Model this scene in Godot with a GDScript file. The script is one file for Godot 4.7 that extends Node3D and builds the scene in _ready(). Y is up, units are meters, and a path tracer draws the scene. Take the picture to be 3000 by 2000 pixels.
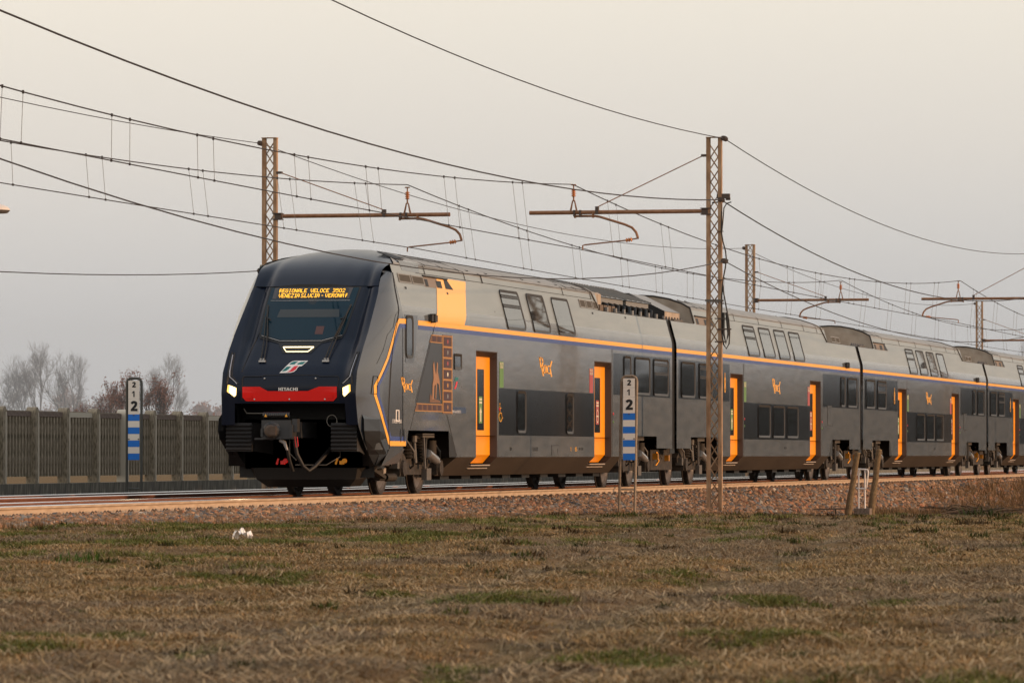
extends Node3D
# Ground frame: x = sideways (train on the left, negative), y = height above the rail tops, s = distance along the track = -z.

const TX := -22.2          # centre line of the near track
const TX2 := -26.2         # centre line of the far track
var rng := RandomNumberGenerator.new()
var M := {}
var taken := {}
var bumps := FastNoiseLite.new()
var S0 := 0.0              # s of the origin of the thing being built


class MB:
	var st := SurfaceTool.new()
	var n := 0
	func _init():
		st.begin(Mesh.PRIMITIVE_TRIANGLES)
		st.set_smooth_group(-1)
	func smooth(on: bool):
		st.set_smooth_group(1 if on else -1)
		return self
	func tri(a: Vector3, b: Vector3, c: Vector3):
		st.add_vertex(a); st.add_vertex(b); st.add_vertex(c); n += 1
	func quad(a, b, c, d):
		tri(a, b, c); tri(a, c, d)
	func box(c: Vector3, size: Vector3, basis := Basis()):
		var h := size * 0.5
		var p := []
		for i in 8:
			p.append(c + basis * Vector3(h.x * (1 if i & 1 else -1), h.y * (1 if i & 2 else -1), h.z * (1 if i & 4 else -1)))
		quad(p[0], p[2], p[3], p[1]); quad(p[4], p[5], p[7], p[6])
		quad(p[0], p[4], p[6], p[2]); quad(p[1], p[3], p[7], p[5])
		quad(p[2], p[6], p[7], p[3]); quad(p[0], p[1], p[5], p[4])
		return self
	func span(a: Vector3, b: Vector3):
		return box((a + b) * 0.5, (b - a).abs())
	func bar(a: Vector3, b: Vector3, w: float, t: float, up := Vector3.UP):
		var z := (b - a).normalized()
		if absf(z.dot(up)) > 0.95: up = Vector3.RIGHT if absf(z.x) < 0.9 else Vector3.UP
		var x := up.cross(z).normalized()
		var y := z.cross(x)
		return box((a + b) * 0.5, Vector3(w, t, a.distance_to(b)), Basis(x, y, z))
	func tube(pts: Array, r, k := 6, caps := true):
		st.set_smooth_group(1)
		var rings := []
		var up := Vector3(0.13, 0.9, 0.41).normalized()
		for i in pts.size():
			var a: Vector3 = pts[maxi(i - 1, 0)]
			var b: Vector3 = pts[mini(i + 1, pts.size() - 1)]
			var z := (b - a).normalized()
			if absf(z.dot(up)) > 0.97: up = Vector3(0.9, 0.1, 0.3).normalized()
			var x := up.cross(z).normalized()
			var y := z.cross(x)
			var rr: float = r[i] if r is Array else r
			var ring := []
			for j in k:
				var t := TAU * j / k
				ring.append(pts[i] + (x * cos(t) + y * sin(t)) * rr)
			rings.append(ring)
		for i in pts.size() - 1:
			for j in k:
				var q := (j + 1) % k
				quad(rings[i][j], rings[i][q], rings[i + 1][q], rings[i + 1][j])
		st.set_smooth_group(-1)
		if caps and k > 3:
			for j in range(1, k - 1):
				tri(rings[0][0], rings[0][j], rings[0][j + 1])
				tri(rings[-1][0], rings[-1][j + 1], rings[-1][j])
		return self
	func lathe(o: Vector3, axis: Vector3, prof: Array, k := 20):
		# prof: [distance along the axis, radius]
		var up := Vector3.UP if absf(axis.y) < 0.9 else Vector3.RIGHT
		var x := up.cross(axis).normalized()
		var y := axis.cross(x)
		for i in prof.size() - 1:
			for j in k:
				var a := TAU * j / k
				var b := TAU * (j + 1) / k
				var u := x * cos(a) + y * sin(a)
				var v := x * cos(b) + y * sin(b)
				var p0 = o + axis * prof[i][0]
				var p1 = o + axis * prof[i + 1][0]
				quad(p0 + u * prof[i][1], p0 + v * prof[i][1], p1 + v * prof[i + 1][1], p1 + u * prof[i + 1][1])
		return self
	func grid(rows: Array, sm := true):
		st.set_smooth_group(1 if sm else -1)
		for i in rows.size() - 1:
			for j in rows[i].size() - 1:
				quad(rows[i][j], rows[i + 1][j], rows[i + 1][j + 1], rows[i][j + 1])
		st.set_smooth_group(-1)
		return self
	func poly(pts: PackedVector2Array, f: Callable):
		var idx := Geometry2D.triangulate_polygon(pts)
		for i in range(0, idx.size(), 3):
			tri(f.call(pts[idx[i]]), f.call(pts[idx[i + 1]]), f.call(pts[idx[i + 2]]))
		return self
	func done() -> ArrayMesh:
		st.generate_normals()
		return st.commit()


# ---------------------------------------------------------------- naming and tagging
func numbered(called: String) -> String:
	var i: int = taken.get(called, 0)
	taken[called] = i + 1
	return called if i == 0 else "%s_%03d" % [called, i]


func tag(o: Node, label: String, category: String, group := "", kind := ""):
	o.set_meta("label", label); o.set_meta("category", category)
	if group: o.set_meta("group", group)
	if kind: o.set_meta("kind", kind)
	return o


func thing(called: String, label: String, category: String, at: Vector3, group := "") -> Node3D:
	var o := Node3D.new()
	o.name = numbered(called); add_child(o); o.position = at
	tag(o, label, category, group)
	return o


func part(called: String, mb, m: Material, parent: Node, label := "") -> MeshInstance3D:
	var o := MeshInstance3D.new()
	o.mesh = mb.done() if mb is MB else mb
	o.material_override = m
	o.name = called
	parent.add_child(o, true)
	if label: o.set_meta("label", label)
	return o


func pieces(called: String, mb: MB, m: Material, parent: Node) -> Node3D:
	# commits every separate piece of mb as a part of its own
	var arr := mb.done().surface_get_arrays(0)
	var v: PackedVector3Array = arr[Mesh.ARRAY_VERTEX]
	var nn: PackedVector3Array = arr[Mesh.ARRAY_NORMAL]
	var root := []
	var at := {}
	var count := v.size() / 3
	for i in count: root.append(i)
	var find := func(a: int) -> int:
		while root[a] != a:
			root[a] = root[root[a]]
			a = root[a]
		return a
	for i in count:
		for k in 3:
			var key := Vector3i((v[i * 3 + k] * 2000.0).round())
			if at.has(key): root[find.call(i)] = find.call(at[key])
			else: at[key] = i
	var sets := {}
	for i in count:
		var r: int = find.call(i)
		if not sets.has(r): sets[r] = [PackedVector3Array(), PackedVector3Array()]
		for k in 3:
			sets[r][0].append(v[i * 3 + k]); sets[r][1].append(nn[i * 3 + k])
	var first: Node3D = null
	for r in sets:
		var a := []
		a.resize(Mesh.ARRAY_MAX)
		a[Mesh.ARRAY_VERTEX] = sets[r][0]; a[Mesh.ARRAY_NORMAL] = sets[r][1]
		var mesh := ArrayMesh.new()
		mesh.add_surface_from_arrays(Mesh.PRIMITIVE_TRIANGLES, a)
		var o := part(called, mesh, m, parent)
		if first == null: first = o
	return first


func structure(called: String, mesh: Mesh, m: Material) -> MeshInstance3D:
	var o := part(called, mesh, m, self)
	o.set_meta("kind", "structure")
	return o


func text(str_: String, height: float, m: Material, parent: Node, pos: Vector3, turn: float, squeeze := 1.0, bold := true, called := "lettering", font := "Droid Sans", depth := 0.003) -> MeshInstance3D:
	var t := TextMesh.new()
	var base := SystemFont.new()
	base.font_names = PackedStringArray([font])
	if bold: base.font_weight = 700
	var f := FontVariation.new()
	f.base_font = base
	if bold: f.variation_embolden = 0.5
	t.font = f; t.text = str_; t.font_size = 32; t.depth = depth
	t.pixel_size = height / 23.0; t.curve_step = 2.0
	var o := part(called, t, m, parent)
	o.position = pos; o.rotation.y = turn; o.scale.x = squeeze
	return o


# ---------------------------------------------------------------- materials
func noise_tex(freq: float, cols: Array, offs: Array, size := 512, seed_ := 1, oct := 5, warp := false) -> NoiseTexture2D:
	var t := NoiseTexture2D.new()
	var n := FastNoiseLite.new()
	n.noise_type = FastNoiseLite.TYPE_SIMPLEX_SMOOTH; n.seed = seed_; n.frequency = freq
	n.fractal_type = FastNoiseLite.FRACTAL_FBM; n.fractal_octaves = oct
	t.noise = n; t.width = size; t.height = size; t.seamless = true; t.normalize = true
	var g := Gradient.new()
	g.offsets = PackedFloat32Array(offs)
	var pc := PackedColorArray()
	for c in cols: pc.append(Color(c[0], c[1], c[2]).linear_to_srgb())
	g.colors = pc
	t.color_ramp = g
	return t


func normal_tex(freq: float, size := 512, seed_ := 3, strength := 4.0) -> NoiseTexture2D:
	var t := NoiseTexture2D.new()
	var n := FastNoiseLite.new()
	n.noise_type = FastNoiseLite.TYPE_SIMPLEX_SMOOTH; n.seed = seed_; n.frequency = freq
	t.noise = n; t.width = size; t.height = size; t.seamless = true; t.as_normal_map = true; t.bump_strength = strength
	return t


func mat(c: Array, rough := 0.6, metal := 0.0, spec := 0.5) -> StandardMaterial3D:
	var m := StandardMaterial3D.new()
	m.albedo_color = Color(c[0], c[1], c[2]).linear_to_srgb()
	m.roughness = rough; m.metallic = metal; m.metallic_specular = spec
	m.cull_mode = BaseMaterial3D.CULL_DISABLED
	return m


func glow(c: Array, e: float) -> StandardMaterial3D:
	var m := mat([0.3, 0.3, 0.3], 0.4)
	m.emission_enabled = true; m.emission = Color(c[0], c[1], c[2]).linear_to_srgb(); m.emission_energy_multiplier = e
	return m


func textured(m: StandardMaterial3D, t: Texture2D, scale_: Vector3, world := true) -> StandardMaterial3D:
	m.albedo_color = Color.WHITE
	m.albedo_texture = t
	m.uv1_triplanar = true; m.uv1_world_triplanar = world; m.uv1_scale = scale_
	return m


func coat(m: StandardMaterial3D, r := 0.06, amount := 1.0) -> StandardMaterial3D:
	m.clearcoat_enabled = true; m.clearcoat = amount; m.clearcoat_roughness = r
	return m


func make_materials():
	# painted car body: a little dirt in soft blotches and slightly wavy sheet metal
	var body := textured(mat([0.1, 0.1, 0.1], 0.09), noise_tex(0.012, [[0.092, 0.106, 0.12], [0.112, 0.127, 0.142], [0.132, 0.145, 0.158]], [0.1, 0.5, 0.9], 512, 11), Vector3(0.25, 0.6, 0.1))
	body.normal_enabled = true; body.normal_texture = normal_tex(0.008, 512, 5, 3.0); body.normal_scale = 0.05
	M.grey = body
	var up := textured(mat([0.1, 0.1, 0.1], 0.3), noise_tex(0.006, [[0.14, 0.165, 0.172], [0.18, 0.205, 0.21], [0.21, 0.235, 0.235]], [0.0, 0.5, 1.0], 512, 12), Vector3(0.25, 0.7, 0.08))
	M.roof = up
	M.dirty_roof = textured(mat([0.1, 0.1, 0.1], 0.5), noise_tex(0.01, [[0.14, 0.13, 0.115], [0.21, 0.2, 0.18], [0.27, 0.255, 0.23]], [0.0, 0.5, 1.0], 512, 13), Vector3(0.4, 0.4, 0.15))
	M.band = mat([0.014, 0.017, 0.021], 0.12, 0.0, 0.32)
	M.yellow = mat([0.92, 0.43, 0.035], 0.3)
	M.orange = mat([0.95, 0.34, 0.002], 0.35)
	M.blue = mat([0.035, 0.06, 0.22], 0.25)
	M.navy = mat([0.006, 0.0098, 0.021], 0.28, 0.0, 0.35)
	M.cabgrey = mat([0.068, 0.077, 0.088], 0.12)
	M.fairing = mat([0.008, 0.0085, 0.01], 0.35)
	M.red = mat([0.78, 0.008, 0.004], 0.3)
	M.glass = mat([0.008, 0.01, 0.012], 0.04, 0.0, 0.85)
	M.screen = mat([0.003, 0.02, 0.033], 0.05, 0.0, 0.4)
	M.gasket = mat([0.022, 0.018, 0.015], 0.5)
	M.black = mat([0.006, 0.006, 0.006], 0.6)
	M.bellows = mat([0.008, 0.009, 0.01], 0.45)
	M.joint = mat([0.01, 0.01, 0.011], 0.7)
	M.skirt = textured(mat([0.03, 0.024, 0.018], 0.6), noise_tex(0.01, [[0.03, 0.021, 0.014], [0.045, 0.032, 0.021], [0.06, 0.043, 0.03]], [0.0, 0.5, 1.0], 256, 14), Vector3(0.5, 0.5, 0.2))
	M.jamb = mat([0.045, 0.027, 0.018], 0.5)
	M.under = textured(mat([0.05, 0.04, 0.03], 0.8), noise_tex(0.02, [[0.014, 0.011, 0.008], [0.032, 0.024, 0.018], [0.06, 0.044, 0.032]], [0.0, 0.5, 1.0], 256, 15), Vector3(1.2, 1.2, 1.2))
	M.under_light = mat([0.095, 0.083, 0.072], 0.6)
	M.wheel = mat([0.03, 0.022, 0.017], 0.6)
	M.rim = mat([0.13, 0.115, 0.11], 0.5, 0.3)
	M.brown_wall = textured(mat([0.1, 0.1, 0.1], 0.7), noise_tex(0.012, [[0.27, 0.21, 0.16], [0.36, 0.29, 0.225], [0.43, 0.36, 0.29]], [0.0, 0.5, 1.0], 256, 16), Vector3(0.6, 0.6, 0.6))
	M.intake = mat([0.2, 0.16, 0.13], 0.7)
	M.panel = mat([0.19, 0.185, 0.175], 0.45)
	M.dark_mesh = mat([0.05, 0.046, 0.042], 0.7)
	M.silver = mat([0.5, 0.5, 0.5], 0.3, 0.8)
	M.white = mat([0.72, 0.69, 0.66], 0.5)
	M.teal = mat([0.0, 0.14, 0.13], 0.4)
	M.crimson = mat([0.62, 0.02, 0.03], 0.4)
	M.sticker_green = mat([0.1, 0.21, 0.055], 0.5)
	M.sticker_red = mat([0.34, 0.06, 0.06], 0.5)
	M.sticker_pale = mat([0.66, 0.6, 0.45], 0.5)
	M.faint = mat([0.2, 0.2, 0.2], 0.5)
	M.flag_brown = mat([0.15, 0.07, 0.03], 0.5)
	M.flag_gold = mat([0.45, 0.22, 0.06], 0.5)
	M.flag_wine = mat([0.05, 0.018, 0.02], 0.5)
	M.flag_dark = mat([0.02, 0.02, 0.022], 0.3)
	M.flag_skin = mat([0.3, 0.15, 0.07], 0.5)
	M.brass = mat([0.65, 0.28, 0.03], 0.4, 0.6)
	# line-side steel, stone and concrete
	M.mast = textured(mat([0.2, 0.15, 0.1], 0.75), noise_tex(0.02, [[0.2, 0.11, 0.055], [0.33, 0.2, 0.11], [0.44, 0.31, 0.2]], [0.0, 0.5, 1.0], 256, 21), Vector3(0.9, 0.35, 0.9))
	M.arm = textured(mat([0.2, 0.15, 0.1], 0.7), noise_tex(0.02, [[0.16, 0.07, 0.03], [0.26, 0.12, 0.055], [0.34, 0.18, 0.1]], [0.0, 0.5, 1.0], 256, 22), Vector3(1, 1, 1))
	M.fitting = mat([0.07, 0.05, 0.04], 0.7)
	M.insulator = mat([0.5, 0.17, 0.05], 0.3)
	M.wire = mat([0.022, 0.014, 0.011], 0.6, 0.2)
	M.dropper = mat([0.16, 0.15, 0.145], 0.6)
	M.cable = mat([0.012, 0.012, 0.012], 0.5)
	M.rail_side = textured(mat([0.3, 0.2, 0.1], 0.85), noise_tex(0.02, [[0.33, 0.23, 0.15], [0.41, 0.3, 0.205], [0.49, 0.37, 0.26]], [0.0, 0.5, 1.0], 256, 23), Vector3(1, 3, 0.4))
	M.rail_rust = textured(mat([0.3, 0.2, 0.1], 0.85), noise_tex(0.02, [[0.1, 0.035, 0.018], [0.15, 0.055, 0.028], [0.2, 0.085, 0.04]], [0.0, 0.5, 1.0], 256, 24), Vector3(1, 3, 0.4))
	M.rail_top = mat([0.55, 0.56, 0.58], 0.22, 1.0)
	M.clip = mat([0.06, 0.038, 0.025], 0.7)
	M.sleeper = mat([0.3, 0.26, 0.21], 0.9)
	M.stone = mat([1, 1, 1], 0.95, 0.0, 0.25)
	M.stone.vertex_color_use_as_albedo = true
	M.blade = mat([1, 1, 1], 0.85, 0.0, 0.2)
	M.blade.vertex_color_use_as_albedo = true
	M.ballast = textured(mat([0.2, 0.14, 0.1], 0.95), noise_tex(0.05, [[0.05, 0.032, 0.025], [0.12, 0.078, 0.058], [0.2, 0.135, 0.1]], [0.0, 0.5, 1.0], 512, 25), Vector3(0.7, 0.7, 0.7))
	M.field = textured(mat([0.1, 0.08, 0.05], 1.0, 0.0, 0.2), noise_tex(0.012, [[0.06, 0.046, 0.018], [0.13, 0.08, 0.034], [0.2, 0.125, 0.058], [0.23, 0.155, 0.088]], [0.0, 0.35, 0.65, 1.0], 1024, 26, 8), Vector3(0.17, 0.17, 0.17))
	M.concrete = textured(mat([0.1, 0.1, 0.1], 0.95), noise_tex(0.02, [[0.1, 0.083, 0.055], [0.26, 0.216, 0.155], [0.4, 0.345, 0.26]], [0.0, 0.5, 1.0], 512, 27), Vector3(1.6, 0.5, 1.6))
	M.concrete_pale = mat([0.52, 0.47, 0.38], 0.95)
	M.fence_gap = mat([0.03, 0.028, 0.018], 1.0, 0.0, 0.2)
	M.concrete_base = textured(mat([0.1, 0.1, 0.1], 0.95), noise_tex(0.02, [[0.045, 0.044, 0.035], [0.11, 0.102, 0.082], [0.17, 0.155, 0.12], [0.4, 0.35, 0.28]], [0.0, 0.45, 0.7, 1.0], 512, 28), Vector3(1.2, 0.12, 0.6))
	M.block = textured(mat([0.1, 0.1, 0.1], 0.95), noise_tex(0.03, [[0.08, 0.06, 0.05], [0.17, 0.125, 0.1], [0.25, 0.2, 0.16]], [0.0, 0.5, 1.0], 256, 29), Vector3(2, 2, 2))
	M.post_wood = textured(mat([0.1, 0.1, 0.1], 0.95), noise_tex(0.03, [[0.06, 0.036, 0.018], [0.15, 0.1, 0.052], [0.28, 0.2, 0.1]], [0.0, 0.5, 1.0], 256, 30), Vector3(5, 1.2, 5))
	M.plank = mat([0.13, 0.09, 0.06], 0.9)
	M.slab = mat([0.36, 0.3, 0.25], 0.9)
	M.pipe_white = mat([0.68, 0.63, 0.6], 0.45)
	M.sign_pole = textured(mat([0.1, 0.1, 0.1], 0.7), noise_tex(0.05, [[0.13, 0.09, 0.06], [0.24, 0.18, 0.125], [0.3, 0.23, 0.17]], [0.0, 0.5, 1.0], 256, 31), Vector3(2, 1, 2))
	M.sign_pole_grey = mat([0.075, 0.075, 0.065], 0.7)
	M.sign_white = mat([0.82, 0.74, 0.65], 0.6)
	M.sign_blue = mat([0.003, 0.17, 0.66], 0.5)
	M.sign_black = mat([0.008, 0.008, 0.01], 0.6)
	M.paper = mat([0.85, 0.8, 0.75], 0.7)
	M.bark = mat([0.055, 0.042, 0.035], 1.0, 0.0, 0.2)
	M.bark_dark = mat([0.028, 0.026, 0.027], 1.0, 0.0, 0.2)
	M.brown_leaf = mat([0.21, 0.1, 0.07], 0.9, 0.0, 0.2)
	M.lamp_shell = mat([0.62, 0.55, 0.48], 0.5)
	M.evergreen = mat([0.01, 0.011, 0.009], 1.0, 0.0, 0.2)


func smooth_table(t: Array, x: float) -> float:
	if x <= t[0][0]: return t[0][1]
	for i in range(1, t.size()):
		if x <= t[i][0]:
			var k: float = (x - t[i - 1][0]) / (t[i][0] - t[i - 1][0])
			return lerpf(t[i - 1][1], t[i][1], k)
	return t[-1][1]


func W(x: float, h: float, s: float) -> Vector3:
	return Vector3(x, h, -(s - S0))


# ================================================================= scene
func _ready():
	# camera
	var cam := Camera3D.new()
	cam.name = "camera"; add_child(cam)
	cam.position = Vector3(0, 0.71, 0)
	cam.rotation_degrees = Vector3(1.2769, 12.4888, 0)
	cam.fov = 7.7518; cam.near = 0.5; cam.far = 6000.0; cam.current = true
	var lens := CameraAttributesPhysical.new()
	lens.frustum_focal_length = 177.12; lens.frustum_near = 0.5; lens.frustum_far = 6000.0
	lens.frustum_focus_distance = 100.0; lens.exposure_aperture = 11.0
	cam.attributes = lens
	# sky, air and exposure
	var we := WorldEnvironment.new()
	var env := Environment.new()
	var sky := Sky.new()
	var pano := PanoramaSkyMaterial.new()
	pano.panorama = make_sky()
	sky.sky_material = pano
	env.background_mode = Environment.BG_SKY; env.sky = sky
	env.tonemap_mode = Environment.TONE_MAPPER_LINEAR; env.tonemap_exposure = 1.36
	env.sdfgi_enabled = true; env.ssao_enabled = true; env.ssil_enabled = true
	env.volumetric_fog_enabled = true; env.volumetric_fog_density = 0.0
	we.environment = env; we.name = "world_environment"; add_child(we)
	# low evening sun on the camera's side of the line
	var sun := DirectionalLight3D.new()
	sun.name = "sun"; add_child(sun)
	sun.light_energy = SUN; sun.light_angular_distance = 3.0
	sun.light_color = Color(1.0, 0.6, 0.33).linear_to_srgb()
	sun.shadow_enabled = true
	sun.look_at_from_position(Vector3.ZERO, -SUN_DIR, Vector3.UP)
	make_materials()
	build_ground()
	build_track()
	build_train()
	build_masts_and_wires()
	build_fence()
	build_trees()
	build_lineside()
	build_plants()
	# a bank of evening mist over the far fields
	var fog := FogVolume.new()
	fog.name = "mist_bank"; fog.shape = RenderingServer.FOG_VOLUME_SHAPE_BOX; fog.size = Vector3(3600, 90, 2600)
	var fm := FogMaterial.new()
	fm.density = FOG; fm.albedo = Color(0.87, 0.92, 0.96)
	fog.material = fm; add_child(fog)
	fog.position = Vector3(-300, 30, -300 - 1300)
	tag(fog, "thin grey evening mist over the distant fields behind the fence", "mist", "", "stuff")


const FOG := 0.00048
const SUN := 0.8
const SUN_DIR := Vector3(1.0, 0.11, 0.05)


func make_sky() -> ImageTexture:
	var w := 128
	var h := 1536
	var img := Image.create(w, h, false, Image.FORMAT_RGBF)
	# elevation in degrees -> linear colour, on the side away from the sun
	var tab := [[-90.0, Vector3(0.09, 0.075, 0.06)], [-1.0, Vector3(0.16, 0.14, 0.12)], [-0.05, Vector3(0.42, 0.44, 0.47)], [0.3, Vector3(0.462, 0.482, 0.513)], [1.2, Vector3(0.5, 0.513, 0.535)], [2.2, Vector3(0.55, 0.54, 0.526)], [3.4, Vector3(0.615, 0.579, 0.528)], [5.1, Vector3(0.688, 0.64, 0.556)], [9.0, Vector3(0.77, 0.7, 0.6)], [18.0, Vector3(0.7, 0.68, 0.63)], [40.0, Vector3(0.5, 0.53, 0.57)], [90.0, Vector3(0.36, 0.42, 0.5)]]
	var sd := SUN_DIR.normalized()
	for j in h:
		var el := 90.0 - (j + 0.5) / h * 180.0
		var c: Vector3 = tab[-1][1]
		for k in range(1, tab.size()):
			if el <= tab[k][0]:
				var t: float = (el - tab[k - 1][0]) / (tab[k][0] - tab[k - 1][0])
				c = tab[k - 1][1].lerp(tab[k][1], t)
				break
		for i in w:
			var az := (i + 0.5) / w * TAU - PI
			var e := deg_to_rad(el)
			var dir := Vector3(sin(az) * cos(e), sin(e), -cos(az) * cos(e))
			var a := rad_to_deg(dir.angle_to(sd))
			var g := exp(-a * a / 1400.0) * 0.75 if el > -0.5 else 0.0
			var o := c + Vector3(1.0, 0.66, 0.38) * g
			img.set_pixel(i, j, Color(o.x, o.y, o.z))
	return ImageTexture.create_from_image(img)


# ---------------------------------------------------------------- ground
var G_TAB := [[0.0, -0.2], [50.0, -0.18], [57.0, -0.185], [66.0, -0.26], [78.0, -0.34], [95.0, -0.49], [107.0, -0.65], [130.0, -0.98], [160.0, -1.36], [200.0, -1.6], [300.0, -1.8]]


func field_h(x: float, s: float) -> float:
	var g := smooth_table(G_TAB, s)
	if x < -20.0:
		g = lerpf(g, -0.75, clampf((-20.0 - x) / 2.0, 0, 1))
	var k := clampf((s - 10.0) / 8.0, 0.0, 1.0) * clampf((-18.6 - x) * -2.0, 0.0, 1.0)
	if k <= 0.0: return g
	# humps, and two shallow wheel ruts that run across the field
	var r := (bumps.get_noise_2d(x, s * 0.7) * 0.075 + bumps.get_noise_2d(x * 3.1 + 50.0, s * 2.6) * 0.03)
	var q := x + 7.6 + (s - 40.0) * 0.105
	for d in [-0.75, 0.75]: r -= 0.05 * exp(-pow((q - d) / 0.22, 2.0))
	return g + r * k


func build_ground():
	bumps.seed = 12; bumps.frequency = 0.35; bumps.fractal_octaves = 2
	var xs := [-3000.0, -1500.0, -600.0, -300.0, -150.0, -80.0, -45.0, -33.0, -31.5, -30.0, -26.0]
	var x := -22.0
	while x < 12.0:
		xs.append(x); x += 0.2 if x > -21.0 and x < -1.0 else 0.5
	xs.append_array([16.0, 24.0, 40.0, 80.0, 160.0, 400.0, 1000.0, 3000.0])
	var ss := [-3000.0, -800.0, -200.0, -60.0, -20.0, 0.0]
	var s := 4.0
	while s < 200.0:
		ss.append(s); s += 0.4 if s < 70.0 else 1.0 if s < 130.0 else 4.0
	ss.append_array([220.0, 260.0, 330.0, 450.0, 700.0, 1100.0, 2000.0, 4000.0])
	var rows := []
	for a in ss:
		var row := []
		for b in xs: row.append(Vector3(b, field_h(b, a), -a))
		rows.append(row)
	structure("field_ground", MB.new().grid(rows).done(), M.field)
	# the ballast bed: a long bank with a sloping shoulder on each side
	rows = []
	for a in range(-60, 900, 4):
		var g := smooth_table(G_TAB, a)
		var toe := lerpf(-18.85, -18.7, clampf((a - 60) / 60.0, 0, 1))
		var row := []
		for q in [[-29.9, -0.8], [-29.0, -0.24], [-28.0, -0.2], [-24.2, -0.21], [-20.75, -0.2], [-20.45, -0.215]]: row.append(Vector3(q[0], q[1], -a))
		row.append(Vector3(lerpf(-20.45, toe, 0.5), lerpf(-0.215, g - 0.03, 0.52), -a))
		row.append(Vector3(toe, g - 0.03, -a)); row.append(Vector3(toe + 0.3, g - 0.3, -a))
		rows.append(row)
	structure("ballast_bed", MB.new().grid(rows).done(), M.ballast)


func bank(x: float, s: float) -> float:
	var g := smooth_table(G_TAB, s)
	var toe := lerpf(-18.85, -18.7, clampf((s - 60) / 60.0, 0, 1))
	if x < -20.45: return -0.205
	return lerpf(-0.215, g - 0.03, (x + 20.45) / (toe + 20.45))


# ---------------------------------------------------------------- track
func build_track():
	var prof := [[-0.075, -0.172], [-0.075, -0.16], [-0.02, -0.145], [-0.009, -0.12], [-0.009, -0.055], [-0.034, -0.042], [-0.036, -0.012]]
	var names := [["near rail of the near track, its flank lit tan by the low sun", -21.45], ["far rail of the near track under the train, bright polished top", -22.95], ["near rail of the empty far track behind the train", -25.45], ["far rail of the empty far track, next to the concrete fence", -26.95]]
	for k in 4:
		var o := thing("railway_rail", names[k][0], "rail", Vector3(names[k][1], 0, 0), "rails of the two tracks")
		S0 = 0.0
		var b := MB.new()
		var t := MB.new()
		var both := []
		for q in prof: both.append(Vector2(q[0], q[1]))
		for i in range(prof.size() - 1, -1, -1): both.append(Vector2(-prof[i][0], prof[i][1]))
		for i in both.size() - 1:
			if i == prof.size() - 1: continue
			var p: Vector2 = both[i]
			var q: Vector2 = both[i + 1]
			for seg in [[-80.0, 60.0], [60.0, 240.0], [240.0, 900.0]]:
				b.quad(W(p.x, p.y, seg[0]), W(q.x, q.y, seg[0]), W(q.x, q.y, seg[1]), W(p.x, p.y, seg[1]))
		var top := [Vector2(-0.036, -0.012), Vector2(-0.026, -0.002), Vector2(0, 0), Vector2(0.026, -0.002), Vector2(0.036, -0.012)]
		for i in 4:
			t.quad(W(top[i].x, top[i].y, -80), W(top[i + 1].x, top[i + 1].y, -80), W(top[i + 1].x, top[i + 1].y, 900), W(top[i].x, top[i].y, 900))
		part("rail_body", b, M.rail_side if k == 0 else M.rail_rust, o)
		part("running_surface", t, M.rail_top, o)
	# clips on the foot of the near rail: two bent loops at every sleeper
	var c := MB.new()
	for d in [-0.075, 0.075]:
		var pts := []
		for i in 7:
			var a := PI * i / 6.0
			pts.append(Vector3(0.05, -0.16 + 0.05 * sin(a), d + 0.055 * cos(a)))
		c.tube(pts, 0.011, 5)
	c.box(Vector3(0.03, -0.158, 0), Vector3(0.09, 0.02, 0.18))
	var mm := MultiMesh.new()
	mm.transform_format = MultiMesh.TRANSFORM_3D
	mm.mesh = c.done(); mm.instance_count = 330
	for i in 330: mm.set_instance_transform(i, Transform3D(Basis(), Vector3(-21.45 + 0.06, 0.0, -(46.0 + i * 0.6))))
	var mi := MultiMeshInstance3D.new()
	mi.name = "rail_clips"; mi.multimesh = mm; mi.material_override = M.clip; add_child(mi)
	tag(mi, "rusty bent rail clips in a row along the foot of the near rail", "rail clips", "", "stuff")
	# ballast stones
	rng.seed = 77
	for v in 3:
		var stone := rock(v)
		var list := []
		for i in 30000:
			var s: float
			if i < 19000: s = rng.randf_range(50.0, 112.0)
			else: s = rng.randf_range(112.0, 215.0)
			var toe := -18.72
			var x := rng.randf_range(-21.28, toe)
			if s > 128.0 and x > lerpf(-18.7, -20.3, clampf((s - 128.0) / 60.0, 0, 1)) and rng.randf() < 0.8: continue
			var size := rng.randf_range(0.032, 0.075) * (1.0 if s < 112 else 1.35)
			var y := bank(x, s) + rng.randf_range(-0.02, 0.03)
			if s < 70.0: y += 0.05 * clampf((70.0 - s) / 12.0, 0, 1) * clampf((x + 21.3) * 4.0, 0, 1)
			var col := Color(0.18, 0.112, 0.07).lerp(Color(0.37, 0.222, 0.132), rng.randf())
			var pick := rng.randf()
			if pick < 0.16: col = Color(0.2, 0.18, 0.16)
			elif pick < 0.25: col = Color(0.11, 0.105, 0.105)
			elif pick < 0.34: col = Color(0.33, 0.15, 0.085)
			elif pick < 0.36: col = Color(0.42, 0.36, 0.29)
			list.append([Transform3D(Basis.from_euler(Vector3(rng.randf() * TAU, rng.randf() * TAU, rng.randf() * TAU)).scaled(Vector3.ONE * size), Vector3(x, y, -s)), col * rng.randf_range(0.6, 1.2)])
		scatter("ballast_stones", stone, M.stone, list, "loose reddish brown ballast stones on the slope in front of the track", "ballast")


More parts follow.
